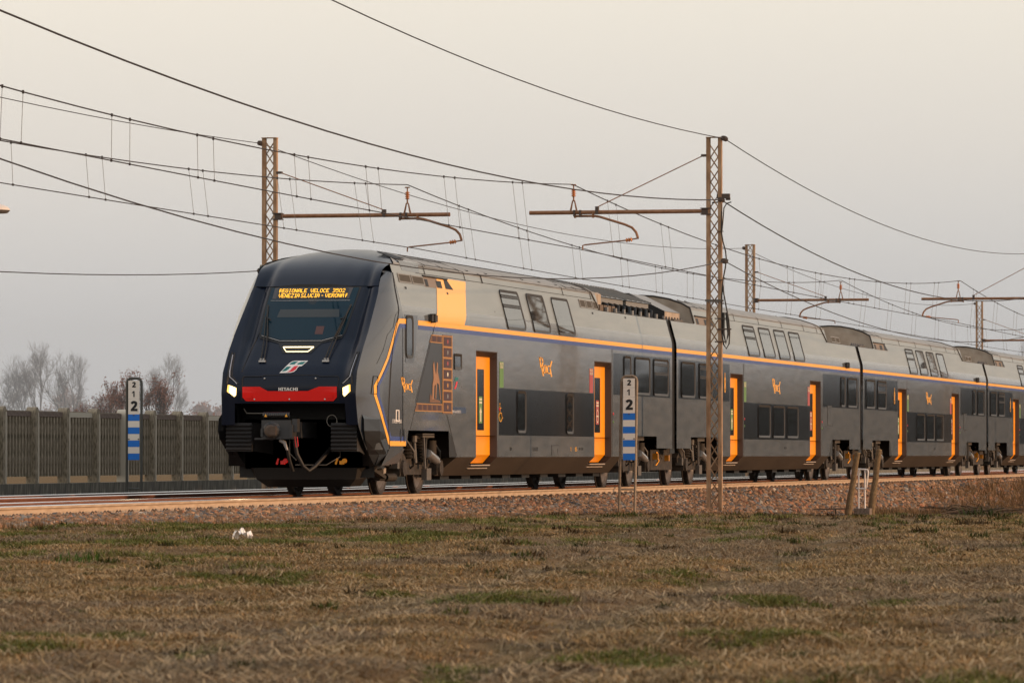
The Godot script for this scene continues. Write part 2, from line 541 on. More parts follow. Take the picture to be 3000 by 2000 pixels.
func scatter(called: String, mesh: Mesh, m: Material, list: Array, label: String, category: String):
	var mm := MultiMesh.new()
	mm.transform_format = MultiMesh.TRANSFORM_3D; mm.use_colors = true
	mm.mesh = mesh; mm.instance_count = list.size()
	for i in list.size():
		mm.set_instance_transform(i, list[i][0]); mm.set_instance_color(i, list[i][1])
	var mi := MultiMeshInstance3D.new()
	mi.name = numbered(called); mi.multimesh = mm; mi.material_override = m; add_child(mi)
	tag(mi, label, category, category, "stuff")
	return mi


func rock(v: int) -> ArrayMesh:
	var r := RandomNumberGenerator.new()
	r.seed = 500 + v
	var p := []
	var t := (1.0 + sqrt(5.0)) / 2.0
	for q in [[-1, t, 0], [1, t, 0], [-1, -t, 0], [1, -t, 0], [0, -1, t], [0, 1, t], [0, -1, -t], [0, 1, -t], [t, 0, -1], [t, 0, 1], [-t, 0, -1], [-t, 0, 1]]:
		var n := Vector3(q[0], q[1], q[2]).normalized() * r.randf_range(0.65, 1.15)
		p.append(n * Vector3(1.15, 0.72, 0.95))
	var b := MB.new()
	for f in [[0, 11, 5], [0, 5, 1], [0, 1, 7], [0, 7, 10], [0, 10, 11], [1, 5, 9], [5, 11, 4], [11, 10, 2], [10, 7, 6], [7, 1, 8], [3, 9, 4], [3, 4, 2], [3, 2, 6], [3, 6, 8], [3, 8, 9], [4, 9, 5], [2, 4, 11], [6, 2, 10], [8, 6, 7], [9, 8, 1]]:
		b.tri(p[f[0]], p[f[2]], p[f[1]])
	return b.done()

# ---------------------------------------------------------------- train
var HW := [[0.65, 1.4], [3.1, 1.4], [3.18, 1.394], [3.26, 1.377], [3.34, 1.352], [3.84, 1.22], [4.06, 1.155], [4.16, 0.98], [4.27, 0.66], [4.335, 0.3], [4.35, 0.0]]


func hw(h: float) -> float:
	return smooth_table(HW, h)


func side(s: float, h: float, off := 0.0) -> Vector3:
	return W(hw(h) + off, h, s)


func wall(parent: Node3D, s0: float, s1: float, holes: Array, bands: Array):
	# the near side below the waist, cut round doors and wheel openings
	var ss := [s0, s1]
	var hs := [0.65, 2.9, 2.98, 3.06]
	for r in holes + bands:
		for q in [r[0], r[1]]: if q > s0 and q < s1 and not ss.has(q): ss.append(q)
		for q in [r[2], r[3]]: if q > 0.65 and q < 3.06 and not hs.has(q): hs.append(q)
	ss.sort(); hs.sort()
	var mb := {"body_side": MB.new(), "window_band": MB.new(), "yellow_stripe": MB.new(), "blue_stripe": MB.new()}
	for i in ss.size() - 1:
		for j in hs.size() - 1:
			var cs: float = (ss[i] + ss[i + 1]) / 2
			var ch: float = (hs[j] + hs[j + 1]) / 2
			var cut := false
			for r in holes: if cs > r[0] and cs < r[1] and ch > r[2] and ch < r[3]: cut = true
			if cut: continue
			var key := "body_side"
			for r in bands: if cs > r[0] and cs < r[1] and ch > r[2] and ch < r[3]: key = r[4]
			mb[key].quad(side(ss[i], hs[j]), side(ss[i], hs[j + 1]), side(ss[i + 1], hs[j + 1]), side(ss[i + 1], hs[j]))
	for k in mb: if mb[k].n: part(k, mb[k], {"body_side": M.grey, "window_band": M.band, "yellow_stripe": M.yellow, "blue_stripe": M.blue}[k], parent)


func shell(parent: Node3D, zones: Array, far0: float, far1: float):
	# zones of the upper body: [s0, s1, full height?]
	var low := MB.new()
	var upper := MB.new()
	var roof := MB.new()
	var deck := MB.new()
	for z in zones:
		for sgn in [1.0, -1.0]:
			var rows := []
			for h in [3.06, 3.1, 3.14, 3.18, 3.22, 3.26, 3.3]: rows.append([W(sgn * hw(h), h, z[0]), W(sgn * hw(h), h, z[1])])
			low.grid(rows)
			rows = []
			for h in ([3.3, 3.34, 3.5, 3.69, 3.84, 4.02] if z[2] else [3.3, 3.34, 3.5, 3.69]): rows.append([W(sgn * hw(h), h, z[0]), W(sgn * hw(h), h, z[1])])
			upper.grid(rows)
		if z[2]:
			var prof := []
			for h in [4.02, 4.06, 4.11, 4.16, 4.22, 4.27, 4.31, 4.335, 4.35]: prof.append(Vector2(hw(h), h))
			for i in range(7, -1, -1): prof.append(Vector2(-prof[i].x, prof[i].y))
			var rows := []
			for p in prof:
				var a: float = z[0] + (2.1 - 1.8 * pow(absf(p.x) / 1.155, 2.0) if z.size() > 3 else 0.0)
				var row := []
				for k in 7: row.append(W(p.x, p.y, lerpf(a, z[1], k / 6.0)))
				rows.append(row)
			roof.grid(rows)
		else:
			deck.quad(W(1.25, 3.6, z[0]), W(1.25, 3.6, z[1]), W(-1.25, 3.6, z[1]), W(-1.25, 3.6, z[0]))
			for sgn in [1.0, -1.0]: deck.span(W(sgn * 1.2, 3.6, z[0]), W(sgn * 1.25, 3.7, z[1]))
	low.quad(W(-1.4, 0.65, far0), W(-1.4, 3.06, far0), W(-1.4, 3.06, far1), W(-1.4, 0.65, far1))
	part("waist_panel", low, M.grey, parent)
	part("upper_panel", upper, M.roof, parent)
	part("roof", roof, M.dirty_roof, parent)
	if deck.n: part("roof_deck", deck, M.under, parent)


func end_wall(parent: Node3D, s: float, slope := 0.0):
	var b := MB.new()
	var pts := PackedVector2Array()
	for h in [3.6, 3.84, 4.06, 4.16, 4.27, 4.335]: pts.append(Vector2(hw(h) - 0.004, h))
	for h in [4.335, 4.27, 4.16, 4.06, 3.84, 3.6]: pts.append(Vector2(-hw(h) + 0.004, h))
	b.poly(pts, func(p): return W(p.x, p.y, s + slope * (p.y - 3.6)))
	part("roof_end_wall", b, M.brown_wall, parent)
	var e := MB.new()
	var line := []
	for h in [3.7, 3.84, 4.06, 4.16, 4.27, 4.335, 4.35]: line.append(W(hw(h) + 0.004, h + 0.004, s + slope * (h - 3.6)))
	for h in [4.335, 4.27, 4.16, 4.06, 3.84]: line.append(W(-hw(h) - 0.004, h + 0.004, s + slope * (h - 3.6)))
	e.tube(line, 0.022, 5)
	part("roof_end_seal", e, M.gasket, parent)


func rr(s0: float, s1: float, h0: float, h1: float, r: float) -> Array:
	var o := []
	for c in [[s1 - r, h0 + r, -90], [s1 - r, h1 - r, 0], [s0 + r, h1 - r, 90], [s0 + r, h0 + r, 180]]:
		for k in 6:
			var a := deg_to_rad(c[2] + k * 18.0)
			o.append(Vector2(c[0] + cos(a) * r, c[1] + sin(a) * r))
		if c[2] == 0 or c[2] == 180: continue
	# subdivide the long upright edges so that they follow the curve of the side
	var out := []
	for i in o.size():
		var a: Vector2 = o[i]
		var b: Vector2 = o[(i + 1) % o.size()]
		var k := 8 if absf(a.y - b.y) > 0.3 else 1
		for j in k: out.append(a.lerp(b, float(j) / k))
	return out


func ring(b: MB, outer: Array, inner: Array, off: float, lip: float, f: Callable):
	for i in outer.size():
		var j := (i + 1) % outer.size()
		b.quad(f.call(outer[i], lip), f.call(inner[i], off), f.call(inner[j], off), f.call(outer[j], lip))
		b.quad(f.call(outer[i], 0.0), f.call(outer[i], lip), f.call(outer[j], lip), f.call(outer[j], 0.0))
		b.quad(f.call(inner[i], off), f.call(inner[i], 0.0), f.call(inner[j], 0.0), f.call(inner[j], off))


func pane(b: MB, s0: float, s1: float, h0: float, h1: float, r: float, f: Callable, off := 0.006):
	var hs := []
	for k in 7: hs.append(h0 + r * (1 - cos(k * PI / 12)))
	for k in range(1, 8): hs.append(lerpf(h0 + r, h1 - r, k / 8.0))
	for k in range(6, -1, -1): hs.append(h1 - r * (1 - cos(k * PI / 12)))
	var rows := []
	for h in hs:
		var dy := 0.0
		if h < h0 + r: dy = h0 + r - h
		elif h > h1 - r: dy = h - h1 + r
		var dx := r - sqrt(maxf(0.0, r * r - dy * dy))
		rows.append([f.call(Vector2(s0 + dx, h), off), f.call(Vector2(s1 - dx, h), off)])
	b.grid(rows)


func window(parent: Node3D, s0: float, s1: float, h0: float, h1: float, vent := false, r := 0.12):
	var f := func(p, o): return side(p.x, p.y, o)
	var b := MB.new()
	r = minf(r, (s1 - s0) * 0.45)
	ring(b, rr(s0, s1, h0, h1, r), rr(s0 + 0.05, s1 - 0.05, h0 + 0.05, h1 - 0.05, r - 0.03), 0.008, 0.022, f)
	var w := part("window", b, M.gasket, parent)
	var g := MB.new()
	pane(g, s0 + 0.04, s1 - 0.04, h0 + 0.04, h1 - 0.04, r - 0.03, f)
	part("pane", g, M.glass, w)
	if vent:
		var v := MB.new()
		for q in [[h1 - 0.15, h1 - 0.125], [h1 - 0.11, h1 - 0.09], [lerpf(h0, h1, 0.6) - 0.03, lerpf(h0, h1, 0.6) - 0.005], [lerpf(h0, h1, 0.6) + 0.01, lerpf(h0, h1, 0.6) + 0.03]]:
			v.grid([[side(s0 + 0.05, q[0], 0.007), side(s1 - 0.05, q[0], 0.007)], [side(s0 + 0.05, q[0], 0.02), side(s1 - 0.05, q[0], 0.02)], [side(s0 + 0.05, q[1], 0.02), side(s1 - 0.05, q[1], 0.02)], [side(s0 + 0.05, q[1], 0.007), side(s1 - 0.05, q[1], 0.007)]], false)
		pieces("vent_frame", v, M.gasket, w)
	return w


func flat(parent: Node, called: String, pts: Array, m: Material, off := 0.004, label := "") -> MeshInstance3D:
	# a painted or glued patch that lies on the car side; pts are (s, h)
	var b := MB.new()
	var pv := PackedVector2Array()
	for p in pts: pv.append(p if p is Vector2 else Vector2(p[0], p[1]))
	b.poly(pv, func(p): return side(p.x, p.y, off))
	return part(called, b, m, parent, label)


func rect(s0: float, s1: float, h0: float, h1: float) -> Array:
	return [[s0, h0], [s0, h1], [s1, h1], [s1, h0]]


func sticker(parent: Node3D, s0: float, s1: float, h0: float, h1: float, green: bool, x: float):
	# a tall notice: green with an arrow, or red with a no-entry ring
	var f := func(p): return W(x, p.y, p.x)
	var f2 := func(p): return W(x + 0.003, p.y, p.x)
	var b := MB.new()
	b.poly(PackedVector2Array([Vector2(s0, h0), Vector2(s0, h1), Vector2(s1, h1), Vector2(s1, h0)]), f)
	var o := part("sticker", b, M.sticker_green if green else M.sticker_red, parent)
	var c := MB.new()
	var w := s1 - s0
	var cs := (s0 + s1) / 2
	var H := h1 - h0
	if green:
		c.poly(PackedVector2Array([Vector2(cs - w * 0.14, h0 + H * 0.04), Vector2(cs - w * 0.14, h0 + H * 0.38), Vector2(cs - w * 0.36, h0 + H * 0.38), Vector2(cs, h0 + H * 0.64), Vector2(cs + w * 0.36, h0 + H * 0.38), Vector2(cs + w * 0.14, h0 + H * 0.38), Vector2(cs + w * 0.14, h0 + H * 0.04)]), f2)
	else:
		var rx := w * 0.4
		var ry := H * 0.29
		var cy := h0 + H * 0.34
		for i in 24:
			var a := TAU * i / 24
			var d := TAU * (i + 1) / 24
			c.quad(W(x + 0.003, cy + sin(a) * ry, cs + cos(a) * rx), W(x + 0.003, cy + sin(a) * ry * 0.82, cs + cos(a) * rx * 0.78), W(x + 0.003, cy + sin(d) * ry * 0.82, cs + cos(d) * rx * 0.78), W(x + 0.003, cy + sin(d) * ry, cs + cos(d) * rx))
		c.quad(W(x + 0.003, cy - ry * 0.1, cs - rx * 0.75), W(x + 0.003, cy + ry * 0.1, cs - rx * 0.75), W(x + 0.003, cy + ry * 0.1, cs + rx * 0.75), W(x + 0.003, cy - ry * 0.1, cs + rx * 0.75))
	# two short lines of wording above the symbol
	var words := ["SALITA", "ENTRANCE"] if green else ["VIETATO", "SALIRE"]
	for k in 2:
		var t := TextMesh.new()
		var fn := SystemFont.new()
		fn.font_names = PackedStringArray(["Droid Sans"]); fn.font_weight = 700
		t.font = fn; t.font_size = 16; t.text = words[k]; t.depth = 0.001; t.pixel_size = H * 0.1 / 11.5; t.curve_step = 4.0
		var a := t.get_aabb()
		c.st.append_from(t, 0, Transform3D(Basis(Vector3.UP, PI / 2).scaled(Vector3(1, 1, w * 0.84 / maxf(a.size.x, 0.01))), W(x + 0.002, h0 + H * (0.92 - 0.13 * k), cs) - Vector3(0, a.position.y + a.size.y / 2, 0)))
	part("symbol", c, M.sticker_pale, o)


func door(parent: Node3D, s0: float, s1: float, green: bool):
	var fr := MB.new()
	var xi := 1.27
	fr.quad(W(1.4, 0.65, s1), W(1.4, 2.61, s1), W(xi, 2.55, s1 - 0.03), W(xi, 0.65, s1 - 0.03))
	fr.quad(W(1.4, 0.65, s0), W(xi, 0.65, s0 + 0.03), W(xi, 2.55, s0 + 0.03), W(1.4, 2.61, s0))
	fr.quad(W(1.4, 2.61, s0), W(xi, 2.52, s0 + 0.03), W(xi, 2.52, s1 - 0.03), W(1.4, 2.61, s1))
	fr.quad(W(1.403, 2.61, s0), W(1.403, 2.625, s0), W(1.403, 2.625, s1 + 0.03), W(1.403, 2.61, s1 + 0.03))
	fr.quad(W(1.403, 0.65, s1), W(1.403, 2.61, s1), W(1.403, 2.625, s1 + 0.03), W(1.403, 0.65, s1 + 0.03))
	fr.quad(W(1.403, 2.52, s0), W(1.36, 2.52, s0), W(1.36, 2.52, s1), W(1.403, 2.52, s1))
	part("door_frame", fr, M.jamb, parent)
	var d := MB.new()
	d.span(W(xi - 0.04, 0.69, s0 + 0.03), W(xi, 2.55, s1 - 0.03))
	d.quad(W(xi, 0.69, s0 + 0.03), W(xi, 0.69, s1 - 0.03), W(xi - 0.14, 0.535, s1 - 0.03), W(xi - 0.14, 0.535, s0 + 0.03))
	var o := part("door", d, M.orange, parent)
	var c := (s0 + s1) / 2 + 0.06
	var g := MB.new()
	g.quad(W(xi + 0.004, 1.15, c - 0.28), W(xi + 0.004, 2.29, c - 0.28), W(xi + 0.004, 2.29, c + 0.28), W(xi + 0.004, 1.15, c + 0.28))
	part("door_window", g, M.band, o)
	sticker_at(o, c, green, xi + 0.008)
	var st := MB.new()
	st.box(W(1.2, 0.497, (s0 + s1) / 2), Vector3(0.17, 0.02, s1 - s0 - 0.15))
	st.box(W(1.16, 0.44, (s0 + s1) / 2), Vector3(0.13, 0.015, s1 - s0 - 0.1))
	pieces("step", st, M.slab, parent)
	# door release lamps beside the opening
	for q in [[1.55, M.crimson], [1.38, M.sticker_green]]:
		var l := MB.new()
		l.lathe(W(1.4, q[0], s1 + 0.22), Vector3.RIGHT, [[0, 0.03], [0.012, 0.03], [0.014, 0.0]], 10)
		part("release_button", l, q[1], parent)


func sticker_at(o: Node3D, c: float, green: bool, x: float):
	# a door is itself a part, so its notice is one flat sub-part
	var s0 := c - 0.17
	var s1 := c + 0.12
	var h0 := 1.32 if not green else 1.28
	var h1 := h0 + 0.5
	var b := MB.new()
	b.quad(W(x, h0, s0), W(x, h1, s0), W(x, h1, s1), W(x, h0, s1))
	part("sticker", b, M.sticker_green if green else M.sticker_red, o)
	var c2 := MB.new()
	var cs := (s0 + s1) / 2
	if green:
		c2.poly(PackedVector2Array([Vector2(cs - 0.045, h0 + 0.03), Vector2(cs - 0.045, h0 + 0.2), Vector2(cs - 0.1, h0 + 0.2), Vector2(cs, h0 + 0.31), Vector2(cs + 0.1, h0 + 0.2), Vector2(cs + 0.045, h0 + 0.2), Vector2(cs + 0.045, h0 + 0.03)]), func(p): return W(x + 0.003, p.y, p.x))
	else:
		for i in 20:
			var a := TAU * i / 20
			var d := TAU * (i + 1) / 20
			c2.quad(W(x + 0.003, h0 + 0.17 + sin(a) * 0.14, cs + cos(a) * 0.12), W(x + 0.003, h0 + 0.17 + sin(a) * 0.115, cs + cos(a) * 0.095), W(x + 0.003, h0 + 0.17 + sin(d) * 0.115, cs + cos(d) * 0.095), W(x + 0.003, h0 + 0.17 + sin(d) * 0.14, cs + cos(d) * 0.12))
		c2.quad(W(x + 0.003, h0 + 0.155, cs - 0.09), W(x + 0.003, h0 + 0.185, cs - 0.09), W(x + 0.003, h0 + 0.185, cs + 0.09), W(x + 0.003, h0 + 0.155, cs + 0.09))
	for k in 2: c2.quad(W(x + 0.003, h1 - 0.07 - k * 0.06, s0 + 0.03), W(x + 0.003, h1 - 0.035 - k * 0.06, s0 + 0.03), W(x + 0.003, h1 - 0.035 - k * 0.06, s1 - 0.03), W(x + 0.003, h1 - 0.07 - k * 0.06, s1 - 0.03))
	part("symbol", c2, M.sticker_pale, o)


func skirt(parent: Node3D, s0: float, s1: float, c0 := 0.0, c1 := 0.0, doors := []):
	# sloping lower valance between the wheel openings; c0, c1 slant its ends
	var b := MB.new()
	b.quad(W(-1.4, 0.65, s0), W(-1.4, 0.65, s1), W(-1.06, 0.31, s1 + c1), W(-1.06, 0.31, s0 + c0))
	b.quad(W(1.235, 0.485, s0 + c0 * 0.485), W(1.235, 0.485, s1 + c1 * 0.485), W(1.06, 0.31, s1 + c1), W(1.06, 0.31, s0 + c0))
	var at := s0
	for d in doors + [[s1, s1]]:
		b.quad(W(1.4, 0.65, at), W(1.4, 0.65, d[0]), W(1.235, 0.485, d[0] + (c1 * 0.485 if d[0] == s1 else 0.0)), W(1.235, 0.485, at + (c0 * 0.485 if at == s0 else 0.0)))
		if d[0] == d[1]: break
		# the doorway cuts into the top of the valance
		for e in [d[0], d[1]]: b.quad(W(1.4, 0.65, e), W(1.23, 0.65, e), W(1.06, 0.485, e), W(1.235, 0.485, e))
		b.quad(W(1.06, 0.485, d[0]), W(1.06, 0.485, d[1]), W(1.235, 0.485, d[1]), W(1.235, 0.485, d[0]))
		at = d[1]
	b.quad(W(1.06, 0.31, s0 + c0), W(1.06, 0.31, s1 + c1), W(-1.06, 0.31, s1 + c1), W(-1.06, 0.31, s0 + c0))
	for e in [[s0, c0], [s1, c1]]:
		b.quad(W(1.4, 0.65, e[0]), W(1.06, 0.31, e[0] + e[1]), W(-1.06, 0.31, e[0] + e[1]), W(-1.4, 0.65, e[0]))
	for e in [s0, s1]: b.quad(W(1.39, 0.65, e), W(1.39, 1.12, e), W(-1.39, 1.12, e), W(-1.39, 0.65, e))
	b.quad(W(1.39, 1.05, s0 - 5), W(1.39, 1.05, s1 + 5), W(-1.39, 1.05, s1 + 5), W(-1.39, 1.05, s0 - 5))
	part("skirt", b, M.skirt, parent)
	var p := MB.new()
	for i in 9:
		var s := lerpf(s0 + 0.6, s1 - 0.8, i / 8.0)
		p.span(W(0.55, 0.24, s), W(0.95, 0.31, s + 0.7))
	pieces("underfloor_pipes", p, M.black, parent)


var bogie0: Node3D


func make_bogie() -> Node3D:
	S0 = 0.0
	var o := Node3D.new()
	o.name = "bogie"
	for s in [-1.4, 1.4]:
		for sgn in [1.0, -1.0]:
			var w := MB.new()
			w.lathe(W(sgn * 0.75, 0.455, s), Vector3.RIGHT, [[-0.07, 0.0], [-0.07, 0.4], [-0.068, 0.455], [0.068, 0.452], [0.07, 0.4], [0.062, 0.385]], 36)
			if sgn > 0: w.lathe(W(0.75, 0.455, s), Vector3.RIGHT, [[-0.07, 0.455], [-0.072, 0.485], [-0.05, 0.485], [-0.045, 0.455]], 36)
			else: w.lathe(W(-0.75, 0.455, s), Vector3.RIGHT, [[0.045, 0.455], [0.05, 0.485], [0.072, 0.485], [0.07, 0.455]], 36)
			part("wheel", w, M.wheel, o)
			var r := MB.new()
			r.lathe(W(sgn * 0.75, 0.455, s), Vector3.RIGHT, [[0.062, 0.385], [0.03, 0.35], [0.02, 0.2], [0.05, 0.12], [0.055, 0.0]], 30)
			part("wheel_disc", r, M.rim, o)
		var a := MB.new()
		a.tube([W(-0.8, 0.455, s), W(0.8, 0.455, s)], 0.09, 10)
		pieces("axle", a, M.wheel, o)
	var f := MB.new()
	for sgn in [1.0, -1.0]:
		var pts := [Vector2(-1.85, 0.62), Vector2(-1.5, 0.78), Vector2(-0.9, 0.72), Vector2(-0.5, 0.52), Vector2(0.5, 0.52), Vector2(0.9, 0.72), Vector2(1.5, 0.78), Vector2(1.85, 0.62), Vector2(1.8, 0.5), Vector2(1.2, 0.56), Vector2(0.7, 0.34), Vector2(-0.7, 0.34), Vector2(-1.2, 0.56), Vector2(-1.8, 0.5)]
		var pv := PackedVector2Array(pts)
		for x in [0.93, 1.1]: f.poly(pv, func(p): return W(sgn * x, p.y, p.x))
		for i in pts.size():
			var p: Vector2 = pts[i]
			var q: Vector2 = pts[(i + 1) % pts.size()]
			f.quad(W(sgn * 0.93, p.y, p.x), W(sgn * 1.1, p.y, p.x), W(sgn * 1.1, q.y, q.x), W(sgn * 0.93, q.y, q.x))
	f.span(W(-1.0, 0.4, -0.4), W(1.0, 0.72, 0.4))
	f.span(W(-0.6, 0.3, -1.9), W(0.6, 0.62, 1.9))
	part("bogie_frame", f, M.under, o)
	var bx := MB.new()
	for s in [-1.4, 1.4]:
		for sgn in [1.0, -1.0]:
			bx.span(W(sgn * 0.95, 0.33, s - 0.17), W(sgn * 1.2, 0.6, s + 0.17))
			bx.lathe(W(sgn * 1.2, 0.455, s), Vector3(sgn, 0, 0), [[0, 0.15], [0.05, 0.14], [0.06, 0.0]], 14)
			bx.tube([W(sgn * 1.06, 0.6, s - 0.08), W(sgn * 1.06, 0.95, s - 0.08)], 0.11, 12)
	pieces("axle_box", bx, M.under, o)
	var sp := MB.new()
	for sgn in [1.0, -1.0]:
		for k in 7: sp.lathe(W(sgn * 1.0, 0.6 + k * 0.055, 0.28), Vector3.UP, [[0, 0.13], [0.027, 0.2], [0.055, 0.13]], 16)
		for k in 5: sp.lathe(W(sgn * 1.0, 0.62 + k * 0.06, -0.3), Vector3.UP, [[0, 0.1], [0.03, 0.15], [0.06, 0.1]], 16)
		sp.span(W(sgn * 0.85, 0.98, -0.55), W(sgn * 1.2, 1.04, 0.6))
	pieces("spring", sp, M.under, o)
	var li := MB.new()
	for sgn in [1.0, -1.0]:
		li.tube([W(sgn * 1.2, 1.02, -0.55), W(sgn * 1.22, 0.55, -0.5)], 0.035, 8)
		li.lathe(W(sgn * 1.2, 0.98, -0.55), Vector3.UP, [[-0.08, 0.03], [-0.06, 0.06], [0.05, 0.06], [0.06, 0.0]], 10)
		li.bar(W(sgn * 1.24, 1.05, 0.02), W(sgn * 1.22, 0.45, 0.22), 0.03, 0.13)
		li.bar(W(sgn * 1.24, 1.05, 0.2), W(sgn * 1.22, 0.62, 0.2), 0.03, 0.05)
		li.span(W(sgn * 1.15, 1.0, -0.2), W(sgn * 1.28, 1.07, 0.7))
	pieces("suspension_link", li, M.under_light, o)
	var dm := MB.new()
	for sgn in [1.0, -1.0]:
		dm.tube([W(sgn * 1.25, 0.72, 0.3), W(sgn * 1.25, 0.6, 0.95)], 0.075, 12)
		dm.tube([W(sgn * 1.25, 0.6, 0.95), W(sgn * 1.25, 0.57, 1.15)], 0.04, 10)
	pieces("damper", dm, M.silver, o)
	var ho := MB.new()
	for sgn in [1.0, -1.0]:
		for k in 4:
			var s := -1.7 + k * 1.0
			ho.tube([W(sgn * 1.1, 0.95, s), W(sgn * 1.22, 0.75, s + 0.1), W(sgn * 1.18, 0.5, s + 0.22), W(sgn * 1.05, 0.42, s + 0.35)], 0.02, 6)
		ho.span(W(sgn * 1.05, 0.45, -1.75), W(sgn * 1.2, 0.62, -1.6))
		ho.span(W(sgn * 1.1, 0.24, 0.45), W(sgn * 1.2, 0.45, 0.8))
	pieces("brake_hoses", ho, M.under_light, o)
	return o


func put_bogie(parent: Node3D, s: float):
	var b := bogie0.duplicate()
	b.name = "bogie"
	parent.add_child(b, true)
	b.position = Vector3(0, 0, -(s - S0))


func bellows(parent: Node3D, s0: float, s1: float):
	var b := MB.new()
	var prof := []
	for h in [0.72, 1.2, 2.4, 3.1, 3.26, 3.5, 3.72]: prof.append(Vector2(hw(maxf(h, 0.65)) - 0.05, h))
	for i in range(prof.size() - 1, -1, -1): prof.append(Vector2(-prof[i].x, prof[i].y))
	var cols := []
	for k in 5:
		var row := []
		for p in prof: row.append(W(p.x * (1.0 - 0.025 * (k % 2)), p.y, lerpf(s0, s1, k / 4.0)))
		cols.append(row)
	b.grid(cols, false)
	b.span(W(-0.5, 0.5, s0 - 0.3), W(0.5, 0.8, s1 + 0.3))
	part("gangway_bellows", b, M.bellows, parent)
	var c := MB.new()
	for x in [1.05, 0.85, -0.9]:
		c.tube([W(x, 0.9, s0 - 0.3), W(x + 0.05, 0.62, (s0 + s1) / 2), W(x, 0.88, s1 + 0.3)], 0.03, 7)
	c.span(W(0.6, 0.35, s0 - 1.0), W(1.1, 0.8, s1 + 1.0))
	pieces("coupling_cables", c, M.under, parent)
	var d := MB.new()
	d.span(W(1.1, 0.58, s0 - 0.75), W(1.22, 0.72, s0 - 0.65)); d.span(W(1.1, 0.55, s1 + 0.1), W(1.2, 0.68, s1 + 0.22))
	d.tube([W(1.15, 0.75, s0 - 0.6), W(1.2, 0.55, s0 - 0.55), W(1.15, 0.45, s0 - 0.62)], 0.022, 6)
	pieces("brass_cocks", d, M.brass, parent)


func louvre(parent: Node3D, s0: float, s1: float, h0: float, h1: float, n := 2):
	var b := MB.new()
	var g := MB.new()
	for k in n:
		var a := lerpf(s0, s1, float(k) / n) + 0.03
		var c := lerpf(s0, s1, float(k + 1) / n) - 0.03
		g.quad(side(a, h0, 0.004), side(a, h1, 0.004), side(c, h1, 0.004), side(c, h0, 0.004))
		for q in [[a, a + 0.08, h0, h1], [c - 0.08, c, h0, h1], [a, c, h0, h0 + 0.02], [a, c, h1 - 0.02, h1]]:
			b.quad(side(q[0], q[2], 0.01), side(q[0], q[3], 0.01), side(q[1], q[3], 0.01), side(q[1], q[2], 0.01))
		for i in 6:
			var h := lerpf(h0 + 0.03, h1 - 0.03, i / 5.0)
			b.quad(side(a, h - 0.004, 0.006), side(a, h + 0.006, 0.016), side(c, h + 0.006, 0.016), side(c, h - 0.004, 0.006))
	var o := part("louvre", b, M.panel, parent)
	part("louvre_opening", g, M.black, o)


func slots(parent: Node3D, s0: float, s1: float):
	# air intake along the roof edge: pale back wall with dark openings, sloping far end
	flat(parent, "intake_recess", [[s0, 3.69], [s0, 3.87], [s1 - 0.35, 3.87], [s1, 3.69]], M.intake, 0.004)
	for q in [[0.03, 0.13], [0.42, 0.6]]:
		flat(parent, "intake_opening", rect(lerpf(s0, s1, q[0]), lerpf(s0, s1, q[1]), 3.7, 3.83), M.black, 0.008)
	flat(parent, "intake_opening", [[s1 - 0.65, 3.7], [s1 - 0.65, 3.865], [s1 - 0.36, 3.865], [s1 - 0.03, 3.7]], M.black, 0.008)
	var b := MB.new()
	b.tube([side(s0, 3.885, 0.01), side(s1 - 0.35, 3.885, 0.01)], 0.02, 6)
	pieces("intake_rail", b, M.gasket, parent)


func roof_vent(parent: Node3D, s0: float, s1: float):
	# dark mesh panel let into the slope of the roof
	var b := MB.new()
	for k in 2:
		var a := lerpf(s0, s1, k * 0.5) + 0.04
		var c := lerpf(s0, s1, k * 0.5 + 0.5) - 0.04
		b.quad(W(hw(4.09) + 0.004, 4.094, a), W(hw(4.25) + 0.004, 4.256, a), W(hw(4.25) + 0.004, 4.256, c), W(hw(4.09) + 0.004, 4.094, c))
	pieces("roof_vent", b, M.dark_mesh, parent)
	var e := MB.new()
	for s in [s0, (s0 + s1) / 2, s1]: e.bar(W(hw(4.07), 4.08, s), W(hw(4.27), 4.28, s), 0.03, 0.03)
	pieces("vent_frame", e, M.panel, parent)


func rock_logo(parent: Node3D, s: float, h: float, k := 1.0):
	# four hand-drawn letters in orange line work, laid out on a sheet 168 wide and 260 high
	var b := MB.new()
	var at := func(p: Vector2): return side(s + p.x * 0.0071 * k, h - p.y * 0.0014 * k, 0.004)
	for line in [[[8, 4], [14, 60], [24, 140]], [[2, 6], [38, 10], [50, 60], [34, 140], [56, 255]], [[62, 112], [56, 212], [90, 212], [90, 112], [56, 112]], [[142, 112], [106, 118], [112, 212], [144, 216]], [[166, 46], [144, 140], [164, 258]]]:
		for i in line.size() - 1:
			var p := Vector2(line[i][0], line[i][1])
			var q := Vector2(line[i + 1][0], line[i + 1][1])
			var e := (q - p).normalized() * 5.0
			var n := (q - p).normalized().orthogonal() * 8.0
			b.quad(at.call(p - n - e), at.call(p + n - e), at.call(q + n + e), at.call(q - n + e))
	part("logo", b, M.yellow, parent)


func seam(parent: Node3D, pts: Array):
	var b := MB.new()
	var line := []
	for p in pts: line.append(side(p[0], p[1], 0.001))
	b.tube(line, 0.007, 4)
	part("panel_seam", b, M.joint, parent)


func small_print(parent: Node3D, s: float, h: float, str_: String, size: float, m: Material, squeeze := 1.6):
	text(str_, size, m, parent, side(s, h, 0.002), PI / 2, squeeze, false)


func side_lamp(parent: Node3D, s: float, h: float):
	var b := MB.new()
	b.span(W(1.36, h - 0.06, s - 0.22), W(1.47, h + 0.06, s + 0.22))
	b.span(W(1.36, h - 0.08, s - 0.05), W(1.49, h + 0.08, s + 0.02))
	part("side_camera", b, M.gasket, parent)


